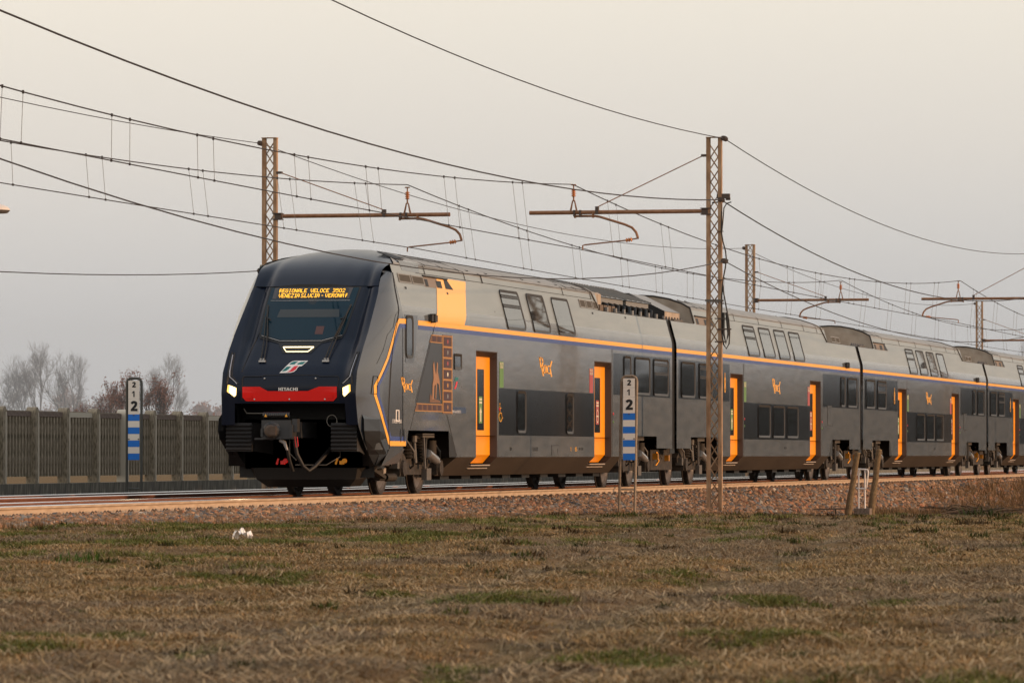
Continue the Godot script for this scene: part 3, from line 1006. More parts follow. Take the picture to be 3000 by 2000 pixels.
func middle_car() -> Node3D:
	var o := Node3D.new()
	add_child(o)
	S0 = 0.0
	wall(o, 0.28, 27.92, [[7.2, 8.92, 0.0, 2.61], [19.15, 20.92, 0.0, 2.61], [2.05, 5.4, 0.0, 1.09], [0.2, 2.05, 0.0, 0.83], [22.9, 25.95, 0.0, 1.09], [25.9, 28.0, 0.0, 0.83]],
		[[0.2, 28.0, 2.9, 2.98, "blue_stripe"], [0.2, 28.0, 2.98, 3.06, "yellow_stripe"], [0.5, 7.1, 1.95, 2.83, "window_band"], [9.05, 19.1, 1.06, 1.95, "window_band"], [21.3, 27.7, 1.95, 2.83, "window_band"]])
	shell(o, [[0.28, 3.2, false], [3.2, 23.0, true], [23.0, 27.92, false]], 0.28, 27.92)
	end_wall(o, 3.2)
	end_wall(o, 23.0, -1.4)
	# slanted ends of the wheel openings
	for q in [[5.4, 5.95, 1], [22.9, 22.3, -1]]:
		flat(o, "wheel_arch", [[q[0], 0.65], [q[0] - 0.02 * q[2], 1.1], [q[0] + 0.12 * q[2], 1.05], [q[1], 0.65]], M.black, 0.003)
	skirt(o, 5.95, 22.3, -0.3, 0.3, [[7.2, 8.92], [19.15, 20.92]])
	door(o, 7.2, 8.92, true)
	door(o, 19.15, 20.92, false)
	for q in [[0.83, 2.51, false], [3.05, 4.72, true], [24.4, 25.15, false], [25.63, 27.3, false]]: window(o, q[0], q[1], 1.98, 2.79, q[2])
	for q in [11.1, 13.27, 15.41]: window(o, q, q + 1.76, 1.11, 1.91)
	for k in 4: window(o, 9.75 + k * 2.3, 11.38 + k * 2.3, 3.08, 3.84, k == 0)
	put_bogie(o, 3.74); put_bogie(o, 24.35)
	slots(o, 3.5, 6.1)
	for q in [3.9, 4.045]:
		var ct := MB.new()
		ct.tube([W(hw(q), q + 0.005, 6.2 if q < 4 else 5.4), W(hw(q), q + 0.003, 22.9)], 0.005, 5)
		part("roof_seam", ct, M.joint, o)
	var rs := MB.new()
	for s in [5.4, 8.9, 12.4, 15.9, 19.4, 21.6]: rs.bar(W(hw(3.9) + 0.004, 3.91, s), W(hw(4.06) + 0.006, 4.07, s), 0.014, 0.007); rs.bar(W(hw(4.06) + 0.006, 4.07, s), W(hw(4.31) + 0.006, 4.317, s), 0.014, 0.007)
	pieces("roof_seam", rs, M.dark_mesh, o)
	roof_vent(o, 3.4, 5.2)
	louvre(o, 23.75, 25.3, 3.72, 3.88, 2)
	sticker(o, 9.05, 9.4, 1.96, 2.45, true, 1.404)
	sticker(o, 18.75, 19.1, 1.96, 2.45, false, 1.404)
	rock_logo(o, 13.2, 2.58)
	side_lamp(o, 25.4, 3.12)
	# a service hatch and small markings
	flat(o, "hatch_outline", rect(22.05, 22.85, 1.45, 2.0), M.joint, 0.003)
	flat(o, "hatch", rect(22.09, 22.81, 1.47, 1.98), M.grey, 0.006)
	var bk := MB.new()
	for c in [[6.45, 2.25], [6.45, 2.42]]: bk.lathe(side(c[0], c[1]), Vector3.RIGHT, [[0.004, 0.1], [0.008, 0.1], [0.008, 0.07], [0.004, 0.07]], 16)
	bk.quad(side(6.42, 2.25, 0.006), side(6.42, 2.62, 0.006), side(6.48, 2.62, 0.006), side(6.48, 2.25, 0.006))
	part("pictogram", bk, M.yellow, o)
	small_print(o, 15.2, 0.86, "N 12-4", 0.06, M.black)
	seam(o, [[9.05, 0.66], [9.05, 2.88]])
	# cables and valves behind the roof edge
	var rc := MB.new()
	for k in 7: rc.tube([W(1.12, 3.62, 0.4 + k * 0.35), W(1.05, 3.78, 0.5 + k * 0.35), W(1.0, 3.62, 0.68 + k * 0.35)], 0.03, 6)
	rc.span(W(0.7, 3.6, 1.5), W(1.12, 3.76, 2.6))
	pieces("roof_pipes", rc, M.under_light, o)
	return o

var SC := [[1.2, 82.8], [1.6, 82.75], [1.85, 82.73], [2.03, 82.79], [2.2, 82.94], [2.5, 83.3], [2.66, 83.5], [3.5, 84.28], [3.6, 84.38]]
var SE := [[0.5, 83.6], [1.0, 82.85], [1.2, 82.75], [1.75, 82.66], [2.1, 82.75], [2.47, 83.12], [2.96, 83.73], [3.45, 84.34], [3.6, 84.5], [3.72, 84.66], [3.8, 84.82], [3.86, 85.0]]
var SJ := [[0.5, 83.55], [0.8, 84.15], [1.3, 84.05], [2.2, 84.25], [2.64, 84.42], [3.1, 84.78], [3.25, 84.9], [3.6, 85.0], [3.86, 85.12]]


func corner_x(h: float) -> float:
	return smooth_table([[0.5, 1.24], [1.0, 1.24], [1.2, 1.2], [1.6, 1.18], [2.8, 1.18], [3.5, 1.14], [3.86, 1.08]], h)


func face_s(a: float, h: float) -> float:
	# how far back the front of the cab lies at a sideways and h up
	var e := corner_x(h)
	var w := pow(clampf(absf(a) / e, 0, 1), 4.0)
	var dip := exp(-pow((absf(a) - 0.93) / 0.075, 2.0)) * 0.13 * clampf((h - 1.9) / 0.7, 0, 1)
	var edge := exp(-pow((absf(a) - 1.06) / 0.06, 2.0)) * -0.02
	return lerpf(smooth_table(SC, h) + 0.05 * a * a, smooth_table(SE, h), w) + dip + edge


func face(a: float, h: float, off := 0.0) -> Vector3:
	return W(a, h, face_s(a, h) - off)


func nose_side(t: float, h: float, sgn := 1.0, off := 0.0) -> Vector3:
	# t = 0 at the front corner, 1 at the joint with the car body
	var x0 := corner_x(h)
	var x1 := hw(maxf(h, 0.65)) if h > 0.65 else lerpf(1.3, 1.4, (h - 0.5) / 0.15)
	var s0 := smooth_table(SE, h)
	var s1 := smooth_table(SJ, h)
	return W(sgn * (lerpf(x0, x1, 1.0 - pow(1.0 - t, 2.2)) + off), h, lerpf(s0, s1, t))


func nose_at(s: float, h: float, off := 0.004) -> Vector3:
	# a point on the near flank of the cab from s and h
	var s0 := smooth_table(SE, h)
	var s1 := smooth_table(SJ, h)
	if s >= s1: return side(s, maxf(h, 0.65), off) if h >= 0.65 else W(1.4 + off, h, s)
	return nose_side(clampf((s - s0) / maxf(s1 - s0, 0.01), 0, 1), h, 1.0, off)


func ribbon(parent: Node3D, called: String, m: Material, pts: Array, w: float, off: float):
	# pts: [s, h, direction the width goes (ds, dh)]
	var rows := []
	for i in pts.size() - 1:
		for k in 6:
			var t := k / 6.0
			var s := lerpf(pts[i][0], pts[i + 1][0], t)
			var h := lerpf(pts[i][1], pts[i + 1][1], t)
			var ds := lerpf(pts[i][2], pts[i + 1][2], t)
			var dh := lerpf(pts[i][3], pts[i + 1][3], t)
			rows.append([nose_at(s, h, off), nose_at(s + ds * w, h + dh * w, off)])
	var l: Array = pts[-1]
	rows.append([nose_at(l[0], l[1], off), nose_at(l[0] + l[2] * w, l[1] + l[3] * w, off)])
	part(called, MB.new().grid(rows), m, parent)


func fpatch(parent: Node3D, called: String, pts: Array, m: Material, off := 0.006, split := true) -> MeshInstance3D:
	# a patch on the cab front, cut into narrow bands so that it follows the curve
	var b := MB.new()
	var pv := PackedVector2Array()
	for p in pts: pv.append(Vector2(p[0], p[1]))
	if split:
		var lo := 9.0
		var hi := -9.0
		for p in pv:
			lo = minf(lo, p.y); hi = maxf(hi, p.y)
		var n := maxi(1, int(ceil((hi - lo) / 0.06)))
		for i in n:
			for c in 12:
				var y0 := lerpf(lo, hi, float(i) / n)
				var y1 := lerpf(lo, hi, float(i + 1) / n)
				var x0 := -1.2 + c * 0.2
				for piece in Geometry2D.intersect_polygons(pv, PackedVector2Array([Vector2(x0, y0), Vector2(x0 + 0.2, y0), Vector2(x0 + 0.2, y1), Vector2(x0, y1)])):
					b.poly(piece, func(p): return face(p.x, p.y, off))
	else:
		b.poly(pv, func(p): return face(p.x, p.y, off))
	return part(called, b, m, parent)


func fline(pts: Array, r: float, b: MB, off := 0.004):
	var line := []
	for i in pts.size() - 1:
		for k in 4:
			var t := k / 4.0
			line.append(face(lerpf(pts[i][0], pts[i + 1][0], t), lerpf(pts[i][1], pts[i + 1][1], t), off))
	line.append(face(pts[-1][0], pts[-1][1], off))
	b.tube(line, r, 5)


var FONT57 := {"R": [30, 17, 17, 30, 20, 18, 17], "E": [31, 16, 16, 30, 16, 16, 31], "G": [14, 17, 16, 23, 17, 17, 14], "I": [14, 4, 4, 4, 4, 4, 14], "O": [14, 17, 17, 17, 17, 17, 14], "N": [17, 25, 25, 21, 19, 19, 17], "A": [14, 17, 17, 31, 17, 17, 17], "L": [16, 16, 16, 16, 16, 16, 31], "V": [17, 17, 17, 17, 10, 10, 4], "C": [14, 17, 16, 16, 16, 17, 14], "U": [17, 17, 17, 17, 17, 17, 14], "S": [15, 16, 16, 14, 1, 1, 30], "Z": [31, 1, 2, 4, 8, 16, 31], "P": [30, 17, 17, 30, 16, 16, 16], "3": [30, 1, 1, 14, 1, 1, 30], "5": [31, 16, 30, 1, 1, 17, 14], "0": [14, 17, 17, 17, 17, 17, 14], "2": [14, 17, 1, 2, 4, 8, 31], "-": [0, 0, 0, 14, 0, 0, 0], ".": [0, 0, 0, 0, 0, 0, 1]}


func led_texture() -> ImageTexture:
	var k := 6
	var cols := 134
	var img := Image.create(cols * k, 18 * k, false, Image.FORMAT_RGB8)
	img.fill(Color(0.035, 0.03, 0.03))
	for line in 2:
		var str_: String = ["REGIONALE VELOCE 3502", "VENEZIA S.LUCIA - VERONA P"][line]
		var x := 3 if line == 0 else 4
		for ch in str_:
			if ch == " ":
				x += 6 if line == 0 else 2
				continue
			if ch == ".": x -= 5
			var g: Array = FONT57[ch]
			for r in 7:
				for c in 5:
					if g[r] & (16 >> c):
						img.fill_rect(Rect2i((x + c) * k, (1 + line * 9 + r) * k, k - 1, k), Color(1.0, 0.72, 0.1))
			x += 6
			if line == 1 and ch == "I": x -= 1
	return ImageTexture.create_from_image(img)


func lead_car():
	var o := thing("train_carriage", "leading double-deck carriage with dark blue cab, lit amber display, red bumper band", "train carriage", Vector3(TX, 0, -82.7), "carriages of the double-deck train")
	S0 = 82.7
	# ---- cab front
	var b := MB.new()
	var rows := []
	var as_ := []
	for i in 45: as_.append(-1.0 + i / 22.0)
	for i in 47:
		var h := lerpf(1.2, 3.6, i / 46.0)
		var row := []
		for a in as_: row.append(face(a * corner_x(h), h))
		rows.append(row)
	b.smooth(true)
	for i in rows.size() - 1:
		for j in as_.size() - 1:
			var h := lerpf(1.2, 3.6, (i + 0.5) / 46.0)
			if h < 1.58 and absf((as_[j] + as_[j + 1]) / 2 * 1.18) < 0.94: continue
			b.quad(rows[i][j], rows[i + 1][j], rows[i + 1][j + 1], rows[i][j + 1])
	# the dome above the windscreen
	var ce := [[84.38, 3.6], [84.58, 3.72], [84.86, 3.855], [85.25, 3.98], [85.7, 4.085], [86.2, 4.17], [86.75, 4.25], [87.3, 4.33]]
	var ed := [[84.5, 3.6], [84.6, 3.69], [84.72, 3.775], [84.86, 3.835], [85.04, 3.87], [85.25, 3.89], [85.5, 3.91], [85.8, 3.95]]
	var dome := []
	for k in 8:
		var row := []
		for a in as_:
			var w := pow(absf(a), lerpf(4.0, 2.1, k / 7.0))
			var x1 := smooth_table([[0, 1.12], [3, 1.09], [5, 1.085], [7, 1.1]], k)
			var dip := exp(-pow((absf(a) - 0.8) / 0.08, 2.0)) * (0.13 - 0.015 * k)
			var x2: float = a * lerpf(x1, 1.155, pow(k / 7.0, 2.0))
			var hh := lerpf(lerpf(ce[k][1], ed[k][1], w), smooth_table([[0.0, 4.35], [0.3, 4.335], [0.66, 4.27], [0.98, 4.16], [1.155, 4.06]], absf(x2)), pow(k / 7.0, 1.6))
			row.append(W(x2, hh + 0.012, lerpf(ce[k][0], ed[k][0], w) + (dip if k < 5 else 0.0)))
		dome.append(row)
	b.grid(dome)
	part("cab_front", b, M.navy, o)
	# ---- cab flanks
	for sgn in [1.0, -1.0]:
		var g := MB.new()
		rows = []
		for i in 33:
			var h := lerpf(0.78, 3.86, i / 32.0)
			var row := []
			for k in 9: row.append(nose_side(k / 8.0, h, sgn))
			row.append(W(sgn * hw(maxf(h, 0.65)), h, 85.15))
			rows.append(row)
		g.grid(rows)
		# shoulder on top of the flank
		rows = []
		for k in 8:
			var t := k / 7.0
			rows.append([nose_side(t, 3.86, sgn), W(sgn * (nose_side(t, 3.86).x - 0.05), 3.9, lerpf(84.98, 85.35, t)), W(sgn * (nose_side(t, 3.86).x - 0.12), 3.9, lerpf(85.1, 85.7, t))])
		g.grid(rows)
		part("cab_side", g, M.cabgrey, o)
		# lower fairing that wraps round the buffer
		var f := MB.new()
		var fr := [[1.42, 1.2, 82.9], [1.3, 1.26, 82.86], [1.1, 1.27, 82.84], [0.95, 1.26, 82.95], [0.7, 1.22, 83.35], [0.5, 1.16, 83.6]]
		rows = []
		for q in fr: rows.append([W(sgn * (q[1] - 0.12), q[0], q[2] + 0.1), W(sgn * (q[1] + 0.02), q[0], q[2] - 0.02), W(sgn * minf(1.41, q[1] + 0.12), q[0], lerpf(q[2], smooth_table(SJ, q[0]), 0.55)), W(sgn * (1.405 if q[0] > 0.6 else 1.3), q[0], smooth_table(SJ, q[0]))])
		f.grid(rows, false)
		part("fairing", f, M.fairing, o)
	var lg := MB.new()
	lg.grid([[nose_at(83.55, 0.5), nose_at(84.15, 0.8)], [W(1.34, 0.55, 85.05), W(1.4, 0.8, 85.25)]], false)
	part("step_fairing", lg, M.cabgrey, o)
	# livery lines on the cab flank
	ribbon(o, "yellow_stripe", M.yellow, [[85.35, 2.975, 0.0, 1.0], [84.85, 2.97, -0.3, 1.0], [84.72, 2.9, -1.0, 0.8], [84.1, 2.35, -1.3, 0.1], [83.42, 1.87, -1.4, 0.0], [83.42, 1.7, -1.4, 0.0], [83.8, 1.25, -1.4, 0.0], [84.16, 0.93, -1.3, -0.6], [84.2, 0.93, 0.0, -1.0], [85.32, 0.93, 0.0, -1.0]], 0.085, 0.005)
	ribbon(o, "blue_stripe", M.blue, [[85.35, 2.9, 0.0, 1.0], [84.95, 2.89, -0.3, 1.0], [84.85, 2.82, -1.0, 0.6], [84.25, 2.3, -1.5, 0.0], [83.56, 1.87, -1.5, 0.0], [83.56, 1.7, -1.5, 0.0], [83.96, 1.25, -1.5, 0.0], [84.26, 1.02, -1.3, -0.8], [84.4, 1.01, 0.0, -1.0], [85.3, 1.01, 0.0, -1.0]], 0.085, 0.004)
	var jl := MB.new()
	var line := []
	for i in 24:
		var h := lerpf(0.8, 3.86, i / 23.0)
		line.append(nose_at(smooth_table(SJ, h) + 0.001, h, 0.002))
	jl.tube(line, 0.012, 5)
	var l2 := []
	for q in [[84.86, 3.2], [84.6, 3.1], [84.45, 2.9], [84.1, 2.75], [83.85, 2.5], [83.5, 2.25]]: l2.append(nose_at(q[0], q[1], 0.001))
	jl.tube(l2, 0.005, 4)
	for q in [[83.25, 83.5, 1.73, 2.03]]:
		jl.tube([nose_at(q[0] + 0.05, q[3], 0.006), nose_at(q[1], q[3], 0.006), nose_at(q[1] - 0.08, q[2], 0.006), nose_at(q[0] - 0.07, q[2], 0.006), nose_at(q[0] + 0.05, q[3], 0.006)], 0.008, 4)
	pieces("panel_seam", jl, M.joint, o)
	# ---- windscreen and display
	fpatch(o, "screen_surround", [[-0.8, 3.6], [-0.3, 3.645], [0.3, 3.645], [0.83, 3.6], [0.8, 3.2], [0.765, 2.8], [0.72, 2.69], [0.38, 2.6], [0.25, 2.43], [-0.25, 2.43], [-0.38, 2.6], [-0.74, 2.69], [-0.78, 2.8], [-0.8, 3.2]], M.black, 0.012)
	var ws := fpatch(o, "windscreen", [[-0.77, 3.585], [0.8, 3.585], [0.77, 3.2], [0.72, 2.76], [0.37, 2.665], [-0.37, 2.665], [-0.73, 2.76], [-0.77, 3.2]], M.screen, 0.02)
	var tr := MB.new()
	fline([[-0.72, 2.74], [-0.37, 2.645], [0.37, 2.645], [0.71, 2.74]], 0.006, tr, 0.024)
	fline([[-0.72, 3.355], [0.7, 3.355]], 0.005, tr, 0.026)
	pieces("trim", tr, M.silver, ws)
	fpatch(ws, "blind", [[-0.5, 3.2], [0.55, 3.2], [0.58, 3.06], [-0.53, 3.06]], mat([0.03, 0.035, 0.035], 0.3), 0.023)
	fpatch(ws, "desk_screen", [[0.22, 2.9], [0.36, 2.9], [0.36, 2.76], [0.22, 2.76]], mat([0.09, 0.03, 0.022], 0.4), 0.023)
	var dm := mat([0.02, 0.02, 0.02], 0.35)
	dm.emission_enabled = true; dm.emission = Color.WHITE; dm.emission_texture = led_texture(); dm.emission_operator = BaseMaterial3D.EMISSION_OP_MULTIPLY; dm.emission_energy_multiplier = 2.2
	fpatch(o, "display_housing", [[-0.7, 3.585], [0.7, 3.585], [0.67, 3.385], [-0.7, 3.385]], mat([0.06, 0.055, 0.055], 0.4), 0.024)
	var db := MB.new()
	var drows := []
	for i in 9:
		drows.append(lerpf(-0.63, 0.63, i / 8.0))
	for i in 8:
		var uv := [Vector2(i / 8.0, 1), Vector2(i / 8.0, 0), Vector2((i + 1) / 8.0, 0), Vector2((i + 1) / 8.0, 1)]
		var ps := [face(drows[i], 3.4, 0.03), face(drows[i], 3.575, 0.03), face(drows[i + 1], 3.575, 0.03), face(drows[i + 1], 3.4, 0.03)]
		for k in [0, 1, 2, 0, 2, 3]:
			db.st.set_uv(uv[k]); db.st.add_vertex(ps[k])
	db.n = 1
	part("display", db, dm, o)
	# lit bar below the windscreen
	var lb := MB.new()
	for q in [[[-0.27, 2.535], [0.27, 2.535], 0.009], [[-0.265, 2.53], [-0.19, 2.455], 0.005], [[0.265, 2.53], [0.19, 2.455], 0.005], [[-0.19, 2.455], [0.19, 2.455], 0.006]]: fline([q[0], q[1]], q[2], lb, 0.02)
	pieces("light_bar", lb, glow([1.0, 0.78, 0.4], 3.0), o)
	# ---- bonnet hatch, bumper band and badges
	fpatch(o, "bumper_band", [[-0.83, 1.85], [-0.52, 1.85], [-0.38, 1.775], [0.32, 1.775], [0.52, 1.85], [0.83, 1.85], [0.83, 1.67], [0.77, 1.605], [-0.77, 1.605], [-0.83, 1.67]], M.red, 0.012)
	for a in [-0.72, 0.7]: fpatch(o, "lamp_bracket", [[a - 0.05, 1.72], [a + 0.05, 1.72], [a + 0.06, 1.655], [a - 0.06, 1.655]], M.red, 0.035, false)
	var hl := MB.new()
	fline([[-0.84, 1.62], [-0.84, 2.0], [-0.82, 2.025], [-0.52, 2.025], [-0.46, 2.045], [0.46, 2.045], [0.52, 2.025], [0.83, 2.025], [0.85, 2.0], [0.85, 1.62]], 0.008, hl)
	fline([[-0.72, 3.1], [-0.83, 2.5], [-0.88, 2.1]], 0.007, hl)
	pieces("hatch_seam", hl, M.joint, o)
	var bo := MB.new()
	for q in [[-0.45, 1.99], [0.45, 1.99], [-0.62, 1.635], [0.0, 1.635], [0.62, 1.635]]: bo.lathe(face(q[0], q[1]), Vector3(0, 0, 1), [[0, 0.016], [0.02, 0.014], [0.022, 0.0]], 8)
	pieces("bolt", bo, M.silver, o)
	text("HITACHI", 0.052, M.white, o, face(-0.02, 1.805, 0.02), 0, 1.18)
	var px := func(X: float, Y: float): return [(X - 1720.0) / 7.84 / 165.0 + 0.02, 2.19 - (Y - 887.0) / 7.84 / 170.0]
	var badge: MeshInstance3D = null
	for q in [["badge", M.white, [[1430, 1028], [1600, 800], [1650, 760], [1720, 745], [2010, 745], [1905, 870], [1850, 875], [1820, 905], [1805, 950], [1760, 1000], [1690, 1022]], 0.008], ["badge_field", M.teal, [[1605, 832], [1645, 785], [1700, 762], [1795, 760], [1750, 798], [1725, 832]], 0.011], ["badge_field", M.teal, [[1780, 832], [1805, 798], [1855, 772], [1970, 766], [1912, 832]], 0.011], ["badge_field", M.teal, [[1475, 990], [1570, 880], [1662, 880], [1625, 932], [1575, 975], [1530, 988]], 0.011], ["badge_field", M.crimson, [[1600, 1003], [1668, 965], [1700, 910], [1740, 868], [1832, 862], [1800, 900], [1788, 940], [1740, 985], [1685, 1003]], 0.011]]:
		var pts := []
		for p in q[2]: pts.append(px.call(p[0], p[1]))
		var pm := fpatch(o if badge == null else badge, q[0], pts, q[1], q[3])
		if badge == null: badge = pm
	# ---- lamps
	for sgn in [1.0, -1.0]:
		var tri := [[0.92, 1.845], [1.07, 1.9], [1.09, 1.76], [0.965, 1.655], [0.925, 1.7]]
		var lit := [[0.935, 1.83], [1.055, 1.88], [1.07, 1.765], [0.968, 1.68], [0.94, 1.71]]
		for q in [tri, lit]:
			for p in q: p[0] *= sgn
		if sgn < 0:
			tri.reverse(); lit.reverse()
		var hs := fpatch(o, "headlight", tri, M.black, 0.006, false)
		fpatch(hs, "headlight_lens", lit, glow([1.0, 0.72, 0.27], 2.6), 0.012, false)
		var am := [[1.045, 1.875], [1.075, 1.885], [1.085, 1.77], [1.055, 1.745]]
		for p in am: p[0] *= sgn
		fpatch(hs, "headlight_edge", am, glow([1.0, 0.5, 0.03], 1.5), 0.016, false)
		var sl := MB.new()
		fline([[sgn * 1.1, 2.4], [sgn * 1.06, 2.02], [sgn * 0.93, 1.9]], 0.012, sl, 0.006)
		part("running_light_strip", sl, mat([0.35, 0.35, 0.38], 0.2, 0.6), hs)
		var sd := MB.new()
		fline([[sgn * 1.12, 2.44], [sgn * 1.085, 2.05], [sgn * 1.1, 1.9]], 0.018, sd, 0.0)
		fline([[sgn * 1.08, 2.44], [sgn * 1.03, 2.03], [sgn * 0.9, 1.9]], 0.012, sd, 0.0)
		pieces("running_light_bezel", sd, M.black, hs)
		var sp := SpotLight3D.new()
		sp.name = "headlight_beam"; o.add_child(sp, true)
		sp.position = face(sgn * 1.01, 1.77, 0.06); sp.light_energy = 0.25; sp.light_color = Color(1.0, 0.9, 0.7)
		sp.spot_range = 60.0; sp.spot_angle = 25.0; sp.spot_attenuation = 2.0; sp.light_size = 0.1; sp.shadow_enabled = true
		sp.rotation_degrees = Vector3(-2, 180, 0)
	var dl := OmniLight3D.new()
	dl.name = "display_glow"; o.add_child(dl, true)
	dl.position = face(0.0, 3.48, 0.12); dl.light_energy = 0.003; dl.light_color = Color(1.0, 0.7, 0.2); dl.omni_range = 5.0; dl.omni_attenuation = 2.0; dl.light_size = 0.1; dl.shadow_enabled = true
	# ---- wipers
	for sgn in [1.0, -1.0]:
		var w := MB.new()
		for d in [-0.025, 0.03]: w.tube([face(sgn * 0.56 + d, 2.31, 0.05), face(sgn * 0.6 + d, 2.6, 0.09), face(sgn * 0.7 + d * 0.5, 3.08, 0.08)], 0.011, 5)
		w.tube([face(sgn * 0.74, 3.28, 0.05), face(sgn * 0.7, 3.08, 0.06), face(sgn * 0.6, 2.72, 0.05)], 0.015, 5)
		w.tube([face(sgn * 0.72, 3.06, 0.07), face(sgn * 0.62, 3.02, 0.07)], 0.014, 5)
		var wo := part("wiper", w, M.black, o)
		var p := MB.new()
		p.box(face(sgn * 0.56, 2.29, 0.03), Vector3(0.12, 0.03, 0.05))
		p.box(face(sgn * 0.54, 2.32, 0.04), Vector3(0.03, 0.035, 0.04)); p.box(face(sgn * 0.59, 2.32, 0.04), Vector3(0.03, 0.035, 0.04))
		pieces("wiper_pivot", p, M.silver, wo)
	# ---- open front below the bonnet
	var cv := MB.new()
	cv.quad(W(-1.2, 1.6, 83.9), W(1.2, 1.6, 83.9), W(1.2, 0.3, 83.9), W(-1.2, 0.3, 83.9))
	cv.quad(W(-0.95, 1.58, 82.8), W(0.95, 1.58, 82.8), W(1.2, 1.6, 83.9), W(-1.2, 1.6, 83.9))
	for sgn in [1.0, -1.0]:
		cv.quad(W(sgn * 0.95, 1.58, 82.8), W(sgn * 0.95, 1.2, 82.85), W(sgn * 1.15, 1.2, 83.9), W(sgn * 1.15, 1.6, 83.9))
		cv.quad(W(sgn * 0.95, 1.2, 82.85), W(sgn * 1.2, 1.2, 82.8), W(sgn * 1.25, 1.2, 83.9), W(sgn * 0.95, 1.2, 83.9))
		cv.quad(W(sgn * 1.22, 1.2, 83.1), W(sgn * 1.22, 0.5, 83.7), W(sgn * 1.2, 0.5, 84.6), W(sgn * 1.2, 1.2, 84.6))
	cv.span(W(-1.1, 0.45, 83.9), W(1.1, 1.3, 85.0))
	part("coupler_bay", cv, M.black, o)
	for sgn in [1.0, -1.0]:
		var u := MB.new()
		for k in 7:
			var h := 0.755 + k * 0.068
			var z := 82.82
			u.grid([[W(sgn * 0.7, h, z + 0.05), W(sgn * 1.15, h, z + 0.05)], [W(sgn * 0.7, h + 0.034, z), W(sgn * 1.15, h + 0.034, z)], [W(sgn * 0.7, h + 0.068, z + 0.05), W(sgn * 1.15, h + 0.068, z + 0.05)]], false)
		u.span(W(sgn * 0.7, 0.75, 82.87), W(sgn * 1.15, 1.235, 83.05))
		u.quad(W(sgn * 1.15, 1.235, 83.05), W(sgn * 1.15, 0.75, 83.05), W(sgn * 1.2, 0.6, 83.8), W(sgn * 1.2, 1.2, 83.8))
		u.quad(W(sgn * 0.7, 1.235, 83.05), W(sgn * 0.7, 0.75, 83.05), W(sgn * 0.6, 0.7, 83.9), W(sgn * 0.6, 1.2, 83.9))
		u.quad(W(sgn * 0.7, 1.235, 83.05), W(sgn * 1.15, 1.235, 83.05), W(sgn * 1.2, 1.25, 83.9), W(sgn * 0.6, 1.25, 83.9))
		part("anti_climber", u, mat([0.035, 0.033, 0.033], 0.5), o)
	var cp := MB.new()
	cp.span(W(-0.4, 0.96, 82.4), W(0.12, 1.28, 82.75)); cp.span(W(-0.3, 0.98, 82.75), W(0.2, 1.25, 83.8))
	cp.lathe(W(-0.22, 1.1, 82.4), Vector3(0, 0, 1), [[0, 0.16], [0.03, 0.13], [0.12, 0.1]], 16)
	cp.span(W(-0.55, 0.95, 82.5), W(-0.3, 0.98, 82.7))
	cp.span(W(-0.41, 1.0, 82.38), W(-0.37, 1.14, 82.46)); cp.span(W(0.1, 0.98, 82.36), W(0.15, 1.2, 82.5)); cp.span(W(0.13, 1.08, 82.42), W(0.22, 1.3, 82.6))
	var co := part("coupler", cp, mat([0.03, 0.03, 0.032], 0.45), o)
	var cl := MB.new()
	cl.lathe(W(-0.22, 1.1, 82.3), Vector3(0, 0, 1), [[0, 0.1], [0.02, 0.1], [0.03, 0.06], [0.03, 0.0]], 16)
	cl.box(W(-0.16, 1.1, 82.27), Vector3(0.1, 0.15, 0.04))
	part("coupler_cone", cl, mat([0.07, 0.042, 0.026], 0.5), co)
	var ro := MB.new()
	for k in 13: ro.lathe(W(-0.38 + k * 0.036, 1.36, 82.45), Vector3.RIGHT, [[0, 0.05], [0.018, 0.06], [0.036, 0.05]], 12)
	part("cable_reel", ro, M.fairing, co)
	var yt := MB.new()
	for a in [-0.32, 0.04]: yt.tri(W(a - 0.025, 1.335, 82.37), W(a, 1.385, 82.37), W(a + 0.025, 1.335, 82.37))
	pieces("warning_triangle", yt, M.yellow, co)
	var pi := MB.new()
	pi.tube([W(-0.1, 0.94, 82.5), W(-0.02, 0.9, 82.48), W(0.03, 0.76, 82.5)], [0.035, 0.032, 0.02], 8)
	part("air_pipe", pi, mat([0.3, 0.28, 0.27], 0.4), o)
	var ho := MB.new()
	ho.tube([W(0.03, 0.78, 82.5), W(0.05, 0.6, 82.55), W(0.07, 0.42, 82.7)], 0.03, 8)
	ho.tube([W(0.12, 0.95, 82.6), W(0.17, 0.7, 82.6), W(0.25, 0.5, 82.7), W(0.34, 0.42, 82.75), W(0.42, 0.5, 82.85), W(0.52, 0.65, 83.0), W(0.55, 0.8, 83.4)], 0.035, 8)
	pieces("air_hose", ho, mat([0.01, 0.008, 0.007], 0.6), o)
	var pl := MB.new()
	pl.tube([W(0.75, 0.8, 83.3), W(0.74, 0.66, 83.3), W(0.5, 0.52, 83.3), W(-0.05, 0.52, 83.3)], 0.01, 5)
	pl.tube([W(-0.12, 0.95, 83.2), W(-0.12, 0.72, 83.2), W(0.0, 0.6, 83.2)], 0.01, 5)
	var circ := []
	for k in 15: circ.append(W(0.69 + cos(k * 0.449) * 0.09, 1.27 + sin(k * 0.449) * 0.1, 82.95))
	pl.tube(circ, 0.008, 5)
	pl.tube([W(-0.85, 1.48, 82.9), W(-0.8, 1.4, 82.9), W(-0.3, 1.4, 82.9), W(-0.25, 1.34, 82.9)], 0.009, 5)
	pieces("brake_pipe", pl, mat([0.16, 0.145, 0.125], 0.4), o)
